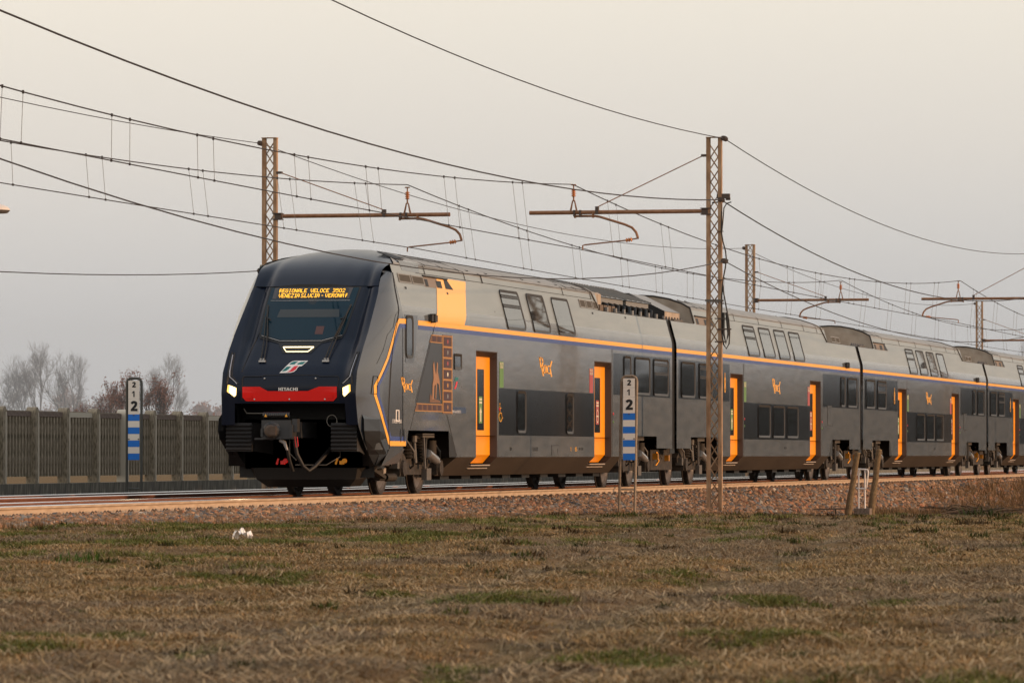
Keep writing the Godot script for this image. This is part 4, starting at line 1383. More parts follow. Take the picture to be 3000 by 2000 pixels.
	for q in [[-0.24, 0.56, M.red], [0.8, 0.56, M.brass]]:
		var k := MB.new()
		k.box(W(q[0], q[1], 83.2), Vector3(0.07, 0.06, 0.06)); k.lathe(W(q[0] + 0.06, q[1] + 0.03, 83.15), Vector3(0, 0, 1), [[0, 0.045], [0.03, 0.04], [0.03, 0.0]], 10)
		k.bar(W(q[0] - 0.1, q[1] - 0.03, 83.17), W(q[0] - 0.07, q[1] + 0.07, 83.17), 0.03, 0.03)
		pieces("stop_cock", k, q[2], o)
	var pk := MB.new()
	pk.tube([W(0.17, 1.0, 82.45), W(0.19, 0.82, 82.45), W(0.23, 0.84, 82.45), W(0.21, 1.0, 82.45)], 0.008, 4)
	part("release_loop", pk, M.crimson, co)
	var pw := MB.new()
	pw.grid([[W(-1.15, 0.48, 84.2), W(-0.9, 0.47, 83.7), W(0.95, 0.47, 83.7), W(1.2, 0.5, 84.2)], [W(-0.95, 0.3, 84.15), W(-0.85, 0.27, 83.75), W(0.9, 0.27, 83.75), W(1.0, 0.3, 84.15)], [W(-0.8, 0.16, 84.3), W(-0.7, 0.14, 83.9), W(0.75, 0.14, 83.9), W(0.85, 0.16, 84.3)]], false)
	pw.quad(W(-0.9, 0.47, 83.7), W(0.95, 0.47, 83.7), W(0.95, 0.47, 84.4), W(-0.9, 0.47, 84.4))
	part("snow_plough", pw, mat([0.014, 0.011, 0.009], 0.6), o)
	var lb2 := MB.new()
	lb2.tube([W(0.95, 0.33, 84.3), W(1.18, 0.42, 84.5)], 0.05, 8); lb2.bar(W(1.0, 0.5, 84.1), W(1.2, 0.3, 84.5), 0.14, 0.05)
	lb2.tube([W(1.1, 0.3, 84.5), W(1.1, 0.3, 85.6)], 0.06, 8)
	for k in 6: lb2.lathe(W(1.15, 0.3, 84.9 + k * 0.1), Vector3(0, 0, -1), [[0, 0.05], [0.05, 0.075], [0.1, 0.05]], 10)
	lb2.span(W(1.0, 0.5, 84.5), W(1.25, 0.78, 84.75))
	pieces("sanding_gear", lb2, M.under, o)
	# ---- body
	wall(o, 85.1, 110.42, [[90.83, 92.58, 0.0, 2.61], [101.77, 103.52, 0.0, 2.61], [85.1, 85.4, 0.0, 0.86], [85.4, 88.65, 0.0, 1.12], [105.3, 108.6, 0.0, 1.09], [108.55, 110.5, 0.0, 0.83]],
		[[85.1, 110.5, 2.9, 2.98, "blue_stripe"], [85.1, 110.5, 2.98, 3.06, "yellow_stripe"], [92.75, 101.7, 1.06, 1.95, "window_band"], [103.74, 110.2, 1.95, 2.83, "window_band"], [85.1, 87.0, 2.9, 3.06, "body_side"]])
	shell(o, [[85.1, 103.0, true, true], [103.0, 110.42, false]], 85.1, 110.42)
	flat(o, "yellow_stripe", rect(85.1, 85.25, 2.975, 3.06), M.yellow, 0.003)
	flat(o, "yellow_stripe", rect(86.25, 87.6, 2.975, 3.06), M.yellow, 0.003)
	flat(o, "blue_stripe", rect(85.1, 85.25, 2.9, 2.972), M.blue, 0.003)
	flat(o, "blue_stripe", rect(86.25, 87.0, 2.9, 2.972), M.blue, 0.003)
	flat(o, "side_end", [[85.4, 1.12], [85.43, 1.14], [85.7, 1.12], [85.52, 1.12], [85.4, 0.86]], M.grey, 0.002)
	flat(o, "wheel_arch", [[88.65, 0.65], [88.6, 1.12], [88.8, 1.05], [89.24, 0.65]], M.black, 0.003)
	end_wall(o, 103.0, -1.0)
	skirt(o, 89.24, 104.6, -0.35, 0.3, [[90.83, 92.58], [101.77, 103.52]])
	door(o, 90.83, 92.58, true)
	door(o, 101.77, 103.52, false)
	window(o, 94.34, 95.11, 1.11, 1.92); window(o, 98.92, 99.61, 1.11, 1.92)
	for q in [[104.88, 105.62, false], [106.09, 107.77, false], [108.22, 109.94, true]]: window(o, q[0], q[1], 1.98, 2.79, q[2])
	for q in [[93.54, 95.08, true], [95.91, 97.38, false], [98.25, 99.78, false]]: window(o, q[0] - 0.05, q[1] + 0.05, 3.08, 3.84, q[2])
	window(o, 89.02, 89.6, 2.24, 2.53, false, 0.05)
	put_bogie(o, 87.3); put_bogie(o, 107.05)
	# yellow block above the waist stripe, draped over the bend of the side
	var yb := MB.new()
	rows = []
	for h in [3.06, 3.1, 3.14, 3.18, 3.22, 3.26, 3.34, 3.5, 3.69, 3.84, 3.89]: rows.append([side(smooth_table([[3.06, 87.5], [3.3, 87.85], [3.69, 88.25], [3.89, 88.45]], h), h, 0.005), side(smooth_table([[3.06, 89.85], [3.3, 90.15], [3.69, 90.55], [3.89, 90.78]], h), h, 0.005)])
	yb.grid(rows)
	part("yellow_block", yb, M.yellow, o)
	slots(o, 87.35, 89.6)
	louvre(o, 85.4, 87.4, 3.71, 3.87, 2)
	roof_vent(o, 87.9, 90.6)
	roof_vent(o, 100.2, 102.2)
	louvre(o, 101.0, 103.0, 3.71, 3.88, 3)
	var rp := MB.new()
	for q in [[86.3, 87.7]]: rp.quad(W(hw(4.08) + 0.006, 4.086, q[0]), W(hw(4.28) + 0.006, 4.287, q[0] + 0.2), W(hw(4.28) + 0.006, 4.287, q[1] + 0.2), W(hw(4.08) + 0.006, 4.086, q[1]))
	part("roof_hatch", rp, M.panel, o)
	# more gear on the roof just behind the cab: a slatted grille, a pale flap and the cable duct along the crest
	var gr := MB.new()
	for k in 7: gr.bar(W(hw(4.12) + 0.01, 4.135, 85.95 + k * 0.09), W(hw(4.25) + 0.01, 4.262, 86.05 + k * 0.09), 0.05, 0.012)
	pieces("grille_bar", gr, M.joint, o)
	var fp := MB.new()
	fp.grid([[W(hw(3.92), 3.925, 85.9), W(hw(3.92), 3.925, 87.2)], [W(hw(4.08) + 0.03, 4.1, 85.8), W(hw(4.08) + 0.03, 4.1, 87.25)], [W(hw(4.1), 4.12, 85.95), W(hw(4.1), 4.12, 87.2)]], false)
	part("roof_flap", fp, M.cabgrey, o)
	for q in [[3.915, M.joint, 0.005], [4.045, M.joint, 0.005], [4.3, M.joint, 0.012]]:
		var ct := MB.new()
		ct.tube([W(hw(q[0]), q[0] + 0.006, 86.9), W(hw(q[0]), q[0] + 0.006, 102.4)], q[2], 5)
		part("roof_seam", ct, q[1], o)
	for q in [[87.6, 90.8], [92.2, 92.25], [99.6, 102.4]]:
		var rs := MB.new()
		for s in q: rs.bar(W(hw(3.9) + 0.004, 3.91, s), W(hw(4.06) + 0.006, 4.07, s), 0.016, 0.008); rs.bar(W(hw(4.06) + 0.006, 4.07, s), W(hw(4.31) + 0.006, 4.317, s), 0.016, 0.008)
		pieces("roof_seam", rs, M.dark_mesh, o)
	var rh := MB.new()
	rh.quad(W(hw(4.18) + 0.01, 4.19, 86.5), W(hw(4.29) + 0.01, 4.3, 86.6), W(hw(4.29) + 0.01, 4.3, 87.4), W(hw(4.18) + 0.01, 4.19, 87.3))
	for k in 6: rh.bar(W(hw(4.1) + 0.01, 4.115, 91.5 + k * 1.6), W(0.05, 4.353, 91.5 + k * 1.6), 0.015, 0.012)
	pieces("roof_opening", rh, M.joint, o)
	# cab door window in its grey recess
	flat(o, "cab_door_panel", [[85.3, 2.3], [85.25, 3.14], [86.2, 3.14], [86.05, 2.5], [85.9, 2.3]], M.cabgrey, 0.005)
	var cw := MB.new()
	ring(cw, rr(85.32, 85.85, 2.38, 3.13, 0.12), rr(85.38, 85.79, 2.43, 3.08, 0.09), 0.012, 0.02, func(p, q): return side(p.x, p.y, q))
	var cwo := part("cab_door_window", cw, M.gasket, o)
	var cg := MB.new()
	pane(cg, 85.37, 85.8, 2.42, 3.09, 0.09, func(p, q): return side(p.x, p.y, q), 0.008)
	part("pane", cg, M.glass, cwo)
	side_lamp(o, 87.25, 3.12)
	seam(o, [[87.55, 3.03], [86.6, 2.1], [85.67, 1.14]]); seam(o, [[88.45, 1.42], [89.24, 0.68]]); seam(o, [[92.68, 0.66], [92.68, 3.4]]); seam(o, [[103.62, 0.66], [103.62, 2.9]])
	for q in [85.75, 88.95, 102.1, 105.6]: flat(o, "tie_down_hole", rect(q, q + 0.13, 3.6, 3.64), M.black, 0.006)
	# ---- emblem panel: dark picture in an ornate border
	flat(o, "emblem_panel", [[86.02, 1.6], [87.1, 2.69], [88.12, 2.69], [88.12, 1.6]], M.flag_dark, 0.004)
	for q in [[[85.98, 1.46], [86.15, 1.6], [88.12, 1.6], [88.12, 1.46]], [[87.08, 2.69], [87.25, 2.83], [88.12, 2.83], [88.12, 2.69]], rect(88.12, 88.85, 1.43, 2.85)]: flat(o, "emblem_border", q, M.flag_brown, 0.006)
	for k in 7:
		var h := 1.47 + k * 0.197
		flat(o, "emblem_tile", rect(88.2, 88.78, h, h + 0.16), M.flag_wine, 0.009)
		for q in [[h - 0.016, h - 0.004], [h + 0.164, h + 0.176]]: flat(o, "emblem_line", rect(88.16, 88.82, q[0], q[1]), M.flag_gold, 0.009)
		flat(o, "emblem_mark", [[88.48, h + 0.04], [88.44, h + 0.08], [88.48, h + 0.12], [88.52, h + 0.12], [88.56, h + 0.08], [88.52, h + 0.04]], [M.flag_skin, M.faint, M.flag_gold, M.sticker_pale, M.sticker_red, M.faint, M.sticker_red][k], 0.011)
	for k in 5: flat(o, "emblem_tile", rect(86.25 + k * 0.37, 86.5 + k * 0.37, 1.485, 1.575), M.flag_wine, 0.009)
	for k in 2: flat(o, "emblem_tile", rect(87.32 + k * 0.38, 87.6 + k * 0.38, 2.715, 2.805), M.flag_wine, 0.009)
	for q in [rect(86.1, 88.12, 1.588, 1.6), rect(86.0, 88.12, 1.46, 1.472), rect(87.15, 88.12, 2.69, 2.702), rect(87.25, 88.12, 2.82, 2.832), rect(88.1, 88.15, 1.45, 2.83), rect(88.82, 88.87, 1.43, 2.85)]: flat(o, "emblem_line", q, M.flag_gold, 0.009)
	flat(o, "emblem_figure", [[87.3, 1.68], [87.32, 1.95], [87.4, 2.05], [87.36, 2.3], [87.44, 2.36], [87.52, 2.2], [87.6, 2.12], [87.66, 2.35], [87.74, 2.33], [87.72, 2.18], [87.86, 2.02], [87.92, 1.8], [87.98, 1.68], [87.92, 1.68], [87.8, 1.95], [87.66, 1.98], [87.6, 1.7], [87.54, 1.7], [87.56, 1.95], [87.46, 1.92], [87.42, 1.68]], M.flag_skin, 0.009)
	flat(o, "emblem_figure", [[87.1, 1.62], [87.14, 1.78], [87.4, 1.7], [87.9, 1.66], [87.95, 1.62]], M.flag_brown, 0.008)
	# ---- small markings
	rock_logo(o, 84.98, 2.04, 0.7)
	rock_logo(o, 96.35, 2.6, 1.0)
	small_print(o, 84.68, 1.27, "ETR521-050", 0.06, M.white, 1.5)
	flat(o, "inspection_plate", rect(84.6, 84.66, 1.27, 1.47), M.white, 0.004); flat(o, "inspection_plate", rect(84.8, 84.86, 1.27, 1.47), M.white, 0.004); flat(o, "inspection_plate", rect(84.66, 84.8, 1.455, 1.47), M.white, 0.004); flat(o, "inspection_plate", rect(84.66, 84.8, 1.27, 1.285), M.white, 0.004)
	flat(o, "region_plate", rect(88.95, 89.98, 1.45, 1.56), mat([0.02, 0.04, 0.09], 0.4), 0.003)
	small_print(o, 89.15, 1.475, "REGIONE del VENETO", 0.045, M.white, 1.45)
	flat(o, "operator_mark", [[89.05, 2.02], [89.12, 2.1], [89.4, 2.1], [89.32, 2.05], [89.2, 2.04]], M.teal, 0.004)
	flat(o, "operator_mark", [[89.02, 1.9], [89.1, 1.92], [89.2, 2.02], [89.32, 2.02], [89.22, 1.92], [89.12, 1.88]], M.crimson, 0.004)
	sticker(o, 92.8, 93.15, 1.96, 2.45, true, 1.404)
	sticker(o, 101.25, 101.62, 1.96, 2.46, false, 1.404)
	var wc := MB.new()
	var wp := func(q): return side(92.72 + q[0], 1.32 + q[1], 0.004)
	for l in [[[0.1, 0.3], [0.1, 0.16], [0.22, 0.16], [0.28, 0.06], [0.33, 0.07]], [[0.1, 0.25], [0.2, 0.25]]]:
		for i in l.size() - 1: wc.bar(wp.call(l[i]), wp.call(l[i + 1]), 0.012, 0.02, Vector3.RIGHT)
	for i in 14:
		var a := deg_to_rad(100 + i * 17.0)
		var d := deg_to_rad(100 + (i + 1) * 17.0)
		wc.bar(wp.call([0.14 + cos(a) * 0.13, 0.08 + sin(a) * 0.08]), wp.call([0.14 + cos(d) * 0.13, 0.08 + sin(d) * 0.08]), 0.012, 0.018, Vector3.RIGHT)
	wc.lathe(wp.call([0.1, 0.33]), Vector3.RIGHT, [[0.0, 0.02], [0.006, 0.02], [0.006, 0.0]], 10)
	part("wheelchair_symbol", wc, M.yellow, o)
	flat(o, "filler_hatch_outline", rect(97.5, 98.25, 0.67, 0.88), M.joint, 0.003); flat(o, "filler_hatch", rect(97.53, 98.22, 0.67, 0.87), M.grey, 0.005)
	flat(o, "hatch_handle", rect(97.62, 97.66, 0.72, 0.81), M.joint, 0.007); flat(o, "hatch_handle", rect(98.08, 98.12, 0.72, 0.81), M.joint, 0.007)
	small_print(o, 96.0, 0.8, "520240", 0.07, M.black, 1.6); small_print(o, 93.8, 0.8, "KW", 0.06, M.black); small_print(o, 99.4, 0.8, "1", 0.08, M.yellow); small_print(o, 99.9, 0.8, "85", 0.08, M.yellow); small_print(o, 100.4, 0.81, "81-1240", 0.05, M.black)
	for q in [84.95, 85.2]: flat(o, "grab_recess", [[q, 0.9], [q - 0.04, 0.97], [q - 0.04, 1.1], [q, 1.16], [q + 0.04, 1.1], [q + 0.04, 0.97]], M.fairing, 0.01)
	# ---- gear on the lowered roof at the rear end
	var br := MB.new()
	for k in 7: br.span(W(1.2, 3.69, 103.9 + k * 0.92), W(1.24, 3.8, 104.05 + k * 0.92))
	pieces("edge_bracket", br, M.panel, o)
	for q in [[104.3, 107.0], [107.15, 109.9]]:
		var c := MB.new()
		c.quad(W(1.02, 4.03, q[0]), W(0.2, 4.32, q[0]), W(0.2, 4.32, q[1]), W(1.02, 4.03, q[1]))
		c.quad(W(-1.02, 4.03, q[0]), W(-0.2, 4.32, q[0]), W(-0.2, 4.32, q[1]), W(-1.02, 4.03, q[1]))
		c.quad(W(0.2, 4.32, q[0]), W(-0.2, 4.32, q[0]), W(-0.2, 4.32, q[1]), W(0.2, 4.32, q[1]))
		for k in 6:
			var s := lerpf(q[0], q[1], k / 5.0)
			c.bar(W(1.03, 4.05, s), W(0.2, 4.345, s), 0.02, 0.03)
		for k in 10: c.box(W(0.2, 4.35, lerpf(q[0], q[1], (k + 0.5) / 10)), Vector3(0.04, 0.04, 0.05))
		var co2 := part("roof_cover", c, M.panel, o)
		var bx := MB.new()
		bx.span(W(-1.0, 3.85, q[0] + 0.1), W(0.98, 4.02, q[1] - 0.1))
		part("equipment_case", bx, M.panel, co2)
	var eq := MB.new()
	for k in 2: eq.lathe(W(0.95, 3.6, 103.35 + k * 0.45), Vector3.UP, [[0, 0.17], [0.46, 0.17], [0.5, 0.1], [0.5, 0.0]], 14)
	pieces("resistor_tower", eq, M.brown_wall, o)
	var fl := MB.new()
	for k in 4: fl.span(W(1.02, 3.66, 103.5 + k * 0.42), W(1.17, 3.84, 103.83 + k * 0.42))
	pieces("valve_block", fl, mat([0.13, 0.09, 0.06], 0.6), o)
	var hz := MB.new()
	for k in 9: hz.tube([W(1.12, 3.64, 104.4 + k * 0.62), W(1.1, 3.86, 104.55 + k * 0.62), W(0.9, 3.92, 104.75 + k * 0.62), W(0.8, 3.7, 104.9 + k * 0.62)], 0.045, 7)
	hz.tube([W(1.15, 3.65, 103.6), W(1.17, 3.72, 105.5), W(1.16, 3.68, 110.2)], 0.03, 6)
	pieces("roof_hoses", hz, M.black, o)
	bellows(o, 110.42, 110.98)
	return o


func front_gear(o: Node3D):
	# tall cover box that only the second carriage carries at its front end
	var c := MB.new()
	c.quad(W(1.05, 3.92, 0.7), W(0.25, 4.32, 0.5), W(0.25, 4.32, 2.5), W(1.05, 3.92, 2.6))
	c.quad(W(-1.05, 3.92, 0.7), W(-0.25, 4.32, 0.5), W(-0.25, 4.32, 2.5), W(-1.05, 3.92, 2.6))
	c.quad(W(0.25, 4.32, 0.5), W(-0.25, 4.32, 0.5), W(-0.25, 4.32, 2.5), W(0.25, 4.32, 2.5))
	var k := part("roof_cover", c, M.panel, o)
	var d := MB.new()
	d.poly(PackedVector2Array([Vector2(1.06, 3.6), Vector2(1.06, 3.92), Vector2(0.25, 4.33), Vector2(-0.25, 4.33), Vector2(-1.06, 3.92), Vector2(-1.06, 3.6)]), func(p): return W(p.x, p.y, 0.6))
	part("cover_end", d, M.black, k)
	var e := MB.new()
	e.quad(W(1.04, 3.6, 0.75), W(1.04, 3.91, 0.75), W(1.04, 3.91, 2.55), W(1.04, 3.6, 2.55))
	part("equipment_case", e, M.brown_wall, k)


func build_train():
	bogie0 = make_bogie()
	lead_car()
	S0 = 0.0
	var a := middle_car()
	var labels := ["second double-deck carriage, partly hidden behind the near lattice mast and number post", "third double-deck carriage, behind the two leaning wooden posts", "fourth double-deck carriage, cut off by the right edge of the picture"]
	var cars := [a, a.duplicate(), a.duplicate()]
	for i in 3:
		var c: Node3D = cars[i]
		if i: add_child(c)
		c.name = numbered("train_carriage")
		c.position = Vector3(TX, 0, -(110.7 + i * 28.2))
		tag(c, labels[i], "train carriage", "carriages of the double-deck train")
		S0 = 0.0
		if i < 2: bellows(c, 27.92, 28.48)
	front_gear(a)
	bogie0.free()

# ---------------------------------------------------------------- overhead line
const S_NEAR := 106.87     # masts of the near row stand here and every 62.3 m
const S_FAR := 107.14
const SPAN := 62.3


func mast_body(o: Node3D, foot: float, top: float):
	# o stands at height 0 on the mast's axis: two channels and a diagonal lattice
	S0 = 0.0
	for sgn in [-1.0, 1.0]:
		var c := MB.new()
		c.span(Vector3(sgn * 0.088, foot, -0.055), Vector3(sgn * 0.096, top, 0.055))
		for z in [-0.055, 0.055]: c.span(Vector3(sgn * 0.096, foot, z - 0.005), Vector3(sgn * 0.168, top, z + 0.005))
		c.span(Vector3(sgn * 0.16, foot, -0.05), Vector3(sgn * 0.167, top - 0.002, 0.05))
		part("channel", c, M.mast, o)
	var l := MB.new()
	var n := int((top - foot) / 0.268)
	for i in n:
		var y := foot + 0.05 + i * 0.268
		var a := -0.09 if i % 2 == 0 else 0.09
		l.bar(Vector3(a, y, 0.05), Vector3(-a, y + 0.268, 0.05), 0.026, 0.008, Vector3(0, 0, 1))
		l.bar(Vector3(-a, y, -0.05), Vector3(a, y + 0.268, -0.05), 0.026, 0.008, Vector3(0, 0, 1))
	part("lattice", l, M.mast, o)
	var cp := MB.new()
	cp.span(Vector3(-0.17, top, -0.1), Vector3(0.17, top + 0.015, 0.1))
	cp.span(Vector3(-0.3, foot - 0.3, -0.3), Vector3(0.3, foot + 0.02, 0.3))
	part("cap", cp, M.mast, o)


func insulator(b: MB, p: Vector3, axis: Vector3, n: int, pitch: float, r: float):
	var prof := []
	for k in n:
		prof.append([k * pitch, r * 0.4]); prof.append([k * pitch + pitch * 0.4, r]); prof.append([k * pitch + pitch * 0.55, r]); prof.append([(k + 1) * pitch, r * 0.4])
	b.lathe(p, axis, prof, 12)


func bracket_arm(o: Node3D, d: float, tie_h: float, dist: float, flip: bool):
	# d: direction of the track from the mast (+1 or -1), dist: mast axis to track centre
	var v := func(x: float, h: float): return Vector3(d * x, h, 0)
	var a := MB.new()
	a.tube([v.call(0.26, 5.94), v.call(4.08, 5.94)], 0.045, 12)
	var ao := part("bracket_arm", a, M.arm, o)
	var f := MB.new()
	f.box(v.call(0.2, 5.94), Vector3(0.14, 0.12, 0.14)); f.box(v.call(0.18, 6.0), Vector3(0.22, 0.02, 0.2)); f.box(v.call(0.18, 5.87), Vector3(0.22, 0.02, 0.2))
	f.box(v.call(0.22, tie_h), Vector3(0.12, 0.05, 0.12))
	f.box(v.call(dist - 0.42, 5.98), Vector3(0.07, 0.17, 0.11))
	for x in [dist + 0.08, dist - 0.05]: f.box(v.call(x, 5.92), Vector3(0.04, 0.14, 0.12))
	pieces("clamp", f, M.fitting, ao)
	var t := MB.new()
	t.tube([v.call(0.24, tie_h), v.call(dist - 0.42, 6.05)], 0.011, 6)
	part("tie_rod", t, M.arm, ao)
	var c := MB.new()
	var x0 := dist + 0.1
	for z in [-0.05, 0.05]: c.bar(v.call(x0 - 0.07, 5.96) + Vector3(0, 0, z), v.call(x0 - 0.02, 6.2) + Vector3(0, 0, z * 0.3), 0.015, 0.02); c.bar(v.call(x0 + 0.07, 5.96) + Vector3(0, 0, z), v.call(x0 + 0.02, 6.2) + Vector3(0, 0, z * 0.3), 0.015, 0.02)
	c.tube([v.call(x0, 6.18), v.call(x0, 6.3)], 0.018, 7); c.tube([v.call(x0, 6.43), v.call(x0, 6.53)], 0.015, 7)
	c.box(v.call(x0, 6.54), Vector3(0.1, 0.025, 0.06))
	pieces("insulator_stand", c, M.arm, ao)
	var ins := MB.new()
	insulator(ins, v.call(x0, 6.28), Vector3.UP, 4, 0.042, 0.055)
	part("insulator", ins, M.insulator, ao)
	# drop tube and steady arm that hold the contact wire
	var q := -1.0 if flip else 1.0
	var w := func(x: float, h: float): return Vector3(d * (dist - 0.03 * q - x * q), h, 0)
	var s := MB.new()
	s.tube([w.call(-0.12, 5.86), w.call(0.34, 5.86), w.call(0.45, 5.84), w.call(1.0, 5.67), w.call(1.16, 5.6), w.call(1.25, 5.5), w.call(1.29, 5.38)], 0.028, 8)
	for x in [-0.1, 0.3]: s.box(w.call(x, 5.89), Vector3(0.035, 0.14, 0.08))
	pieces("drop_tube", s, M.arm, ao)
	var e := MB.new()
	e.tube([w.call(1.31, 5.37), w.call(0.98, 5.32), w.call(0.12, 5.235), w.call(0.07, 5.22), w.call(0.07, 5.13)], 0.016, 7)
	part("steady_arm", e, M.arm, ao)
	var i2 := MB.new()
	insulator(i2, w.call(1.02, 5.325), (w.call(1.31, 5.37) - w.call(1.02, 5.325)).normalized(), 3, 0.05, 0.05)
	part("steady_insulator", i2, M.insulator, ao)


func wire_points(x0: float, x1: float, s0: float, h0: float, s1: float, h1: float, c: float, n := 24) -> Array:
	var o := []
	for i in n + 1:
		var s := lerpf(s0, s1, float(i) / n)
		o.append(W(lerpf(x0, x1, float(i) / n), lerpf(h0, h1, float(i) / n) - c * (s - s0) * (s1 - s), s))
	return o


func plain_wire(called: String, label: String, x: float, sup: Array, cs: Array, r: float, group := "feeder and earth wires along the masts"):
	var o := thing(called, label, "wire", W(x, 0, sup[1][0]), group)
	S0 = sup[1][0]
	var b := MB.new()
	for i in sup.size() - 1: b.tube(wire_points(0, 0, sup[i][0], sup[i][1], sup[i + 1][0], sup[i + 1][1], cs[i]), r, 6, false)
	part("conductor", b, M.wire, o)
	var c := MB.new()
	for q in sup:
		c.tube([W(0, q[1], q[0] - 0.16), W(0, q[1], q[0] + 0.16)], 0.035, 6)
		for k in 4: c.tube([W(0, q[1], q[0] - 0.14 + k * 0.09), W(0, q[1], q[0] - 0.11 + k * 0.09)], 0.06, 7)
	pieces("clamp", c, M.fitting, o)
	S0 = 0.0


func catenary(label: String, tx: float, s_ref: float, h_m: float, h_c: float, c: float, drops: Array, zig: Array):
	var o := thing("overhead_line", label, "overhead line", W(tx, 0, s_ref), "overhead lines above the two tracks")
	S0 = s_ref
	var m := MB.new()
	var k := MB.new()
	var fi := MB.new()
	for n in range(-1, 4):
		var a := s_ref + n * SPAN
		var xm0: float = zig[posmod(n, 2)][0]
		var xm1: float = zig[posmod(n + 1, 2)][0]
		var xc0: float = zig[posmod(n, 2)][1]
		var xc1: float = zig[posmod(n + 1, 2)][1]
		var pm := wire_points(xm0, xm1, a, h_m, a + SPAN, h_m, c)
		var pc := wire_points(xc0, xc1, a, h_c + 0.04, a + SPAN, h_c + 0.04, 0.00005)
		m.tube(pm, 0.0115, 6, false); k.tube(pc, 0.0105, 6, false)
		for d in drops:
			for e in [0.0, 0.95]:
				var t: float = clampf((d + e) / SPAN, 0, 1)
				var s: float = a + d + e
				if s > 240.0: continue
				var top := W(lerpf(xm0, xm1, t), h_m - c * (d + e) * (SPAN - d - e), s)
				var bot := W(lerpf(xc0, xc1, t), h_c + 0.04 - 0.00005 * (d + e) * (SPAN - d - e), s)
				var w := MB.new()
				w.tube([bot, top], 0.0042, 4, false)
				part("dropper", w, M.dropper, o)
				fi.box(top, Vector3(0.025, 0.05, 0.03)); fi.box(bot, Vector3(0.025, 0.04, 0.03))
	part("messenger_wire", m, M.wire, o); part("contact_wire", k, M.wire, o); part("dropper_clamps", fi, M.wire, o)
	S0 = 0.0


func build_masts_and_wires():
	# near row: the mast in the middle of the picture and the next one, whose arm reaches into it
	var m := thing("catenary_mast", "nearest lattice catenary mast, full height in front of the train, with looped black cable", "catenary mast", Vector3(-19.2, 0, -S_NEAR), "lattice catenary masts")
	mast_body(m, -0.72, 7.52); bracket_arm(m, -1.0, 7.14, 3.0, false)
	cable_loop(m)
	m = thing("catenary_mast", "near-row catenary mast at the right edge, only its bracket arm in the picture", "catenary mast", Vector3(-19.2, 0, -(S_NEAR + SPAN)), "lattice catenary masts")
	mast_body(m, -1.5, 7.6); bracket_arm(m, -1.0, 7.14, 2.73, true)
	var far := ["rusty lattice mast rising behind the dark blue cab, its arm pointing right", "lattice mast beyond the train, just right of the nearest mast", "small distant lattice mast beyond the train near the right edge"]
	for i in 3:
		m = thing("catenary_mast", far[i], "catenary mast", Vector3(-29.2, 0, -(S_FAR + i * SPAN)), "lattice catenary masts")
		mast_body(m, -0.5, [7.66, 7.83, 7.74][i]); bracket_arm(m, 1.0, 6.9, 3.02, i != 1)
	catenary("messenger and contact wire with droppers above the near track and the train", TX, S_NEAR, 6.55, 5.1, 0.00081, [3.7, 9.9, 16.1, 22.3, 27.6, 32.3, 38.4, 43.5, 49.8, 56.1], [[-0.12, 0.04], [0.24, 0.1]])
	catenary("messenger and contact wire with droppers above the far track behind the train", TX2, S_FAR, 6.6, 5.16, 0.00078, [5.0, 11.3, 17.6, 23.9, 28.8, 33.6, 38.7, 45.1, 51.4, 57.6], [[0.12, 0.32], [0.14, -0.03]])
	var n := S_NEAR
	plain_wire("feeder_wire", "thick wire crossing the upper left sky down to the middle of the nearest mast", -19.05, [[n - SPAN, 6.8], [n, 6.18], [n + SPAN, 6.12], [n + 2 * SPAN, 6.1]], [0.001, 0.00104, 0.001], 0.0135)
	plain_wire("feeder_wire", "topmost wire running from the picture's top edge to the nearest mast's top", -18.98, [[n - SPAN, 9.15], [n, 7.5], [n + SPAN, 7.5], [n + 2 * SPAN, 7.5]], [0.0009, 0.00088, 0.0009], 0.0105)
	plain_wire("earth_wire", "low slack wire sagging across the cab roof to the nearest mast", -18.98, [[n - SPAN, 5.15], [n, 4.86], [n + SPAN, 4.86], [n + 2 * SPAN, 4.86]], [0.00135, 0.00098, 0.001], 0.0105)
	n = S_FAR
	plain_wire("earth_wire", "wire strung along the tops of the far masts behind the train", -29.4, [[n - SPAN, 8.7], [n, 7.55], [n + SPAN, 7.72], [n + 2 * SPAN, 7.64]], [0.00072, 0.00072, 0.00072], 0.0095)
	plain_wire("earth_wire", "single low wire at the left, ending on the mast behind the cab", -29.4, [[n - SPAN, 4.95], [n, 4.74], [n + SPAN, 4.8], [n + 2 * SPAN, 4.8]], [0.0009, 0.0009, 0.0009], 0.0105)


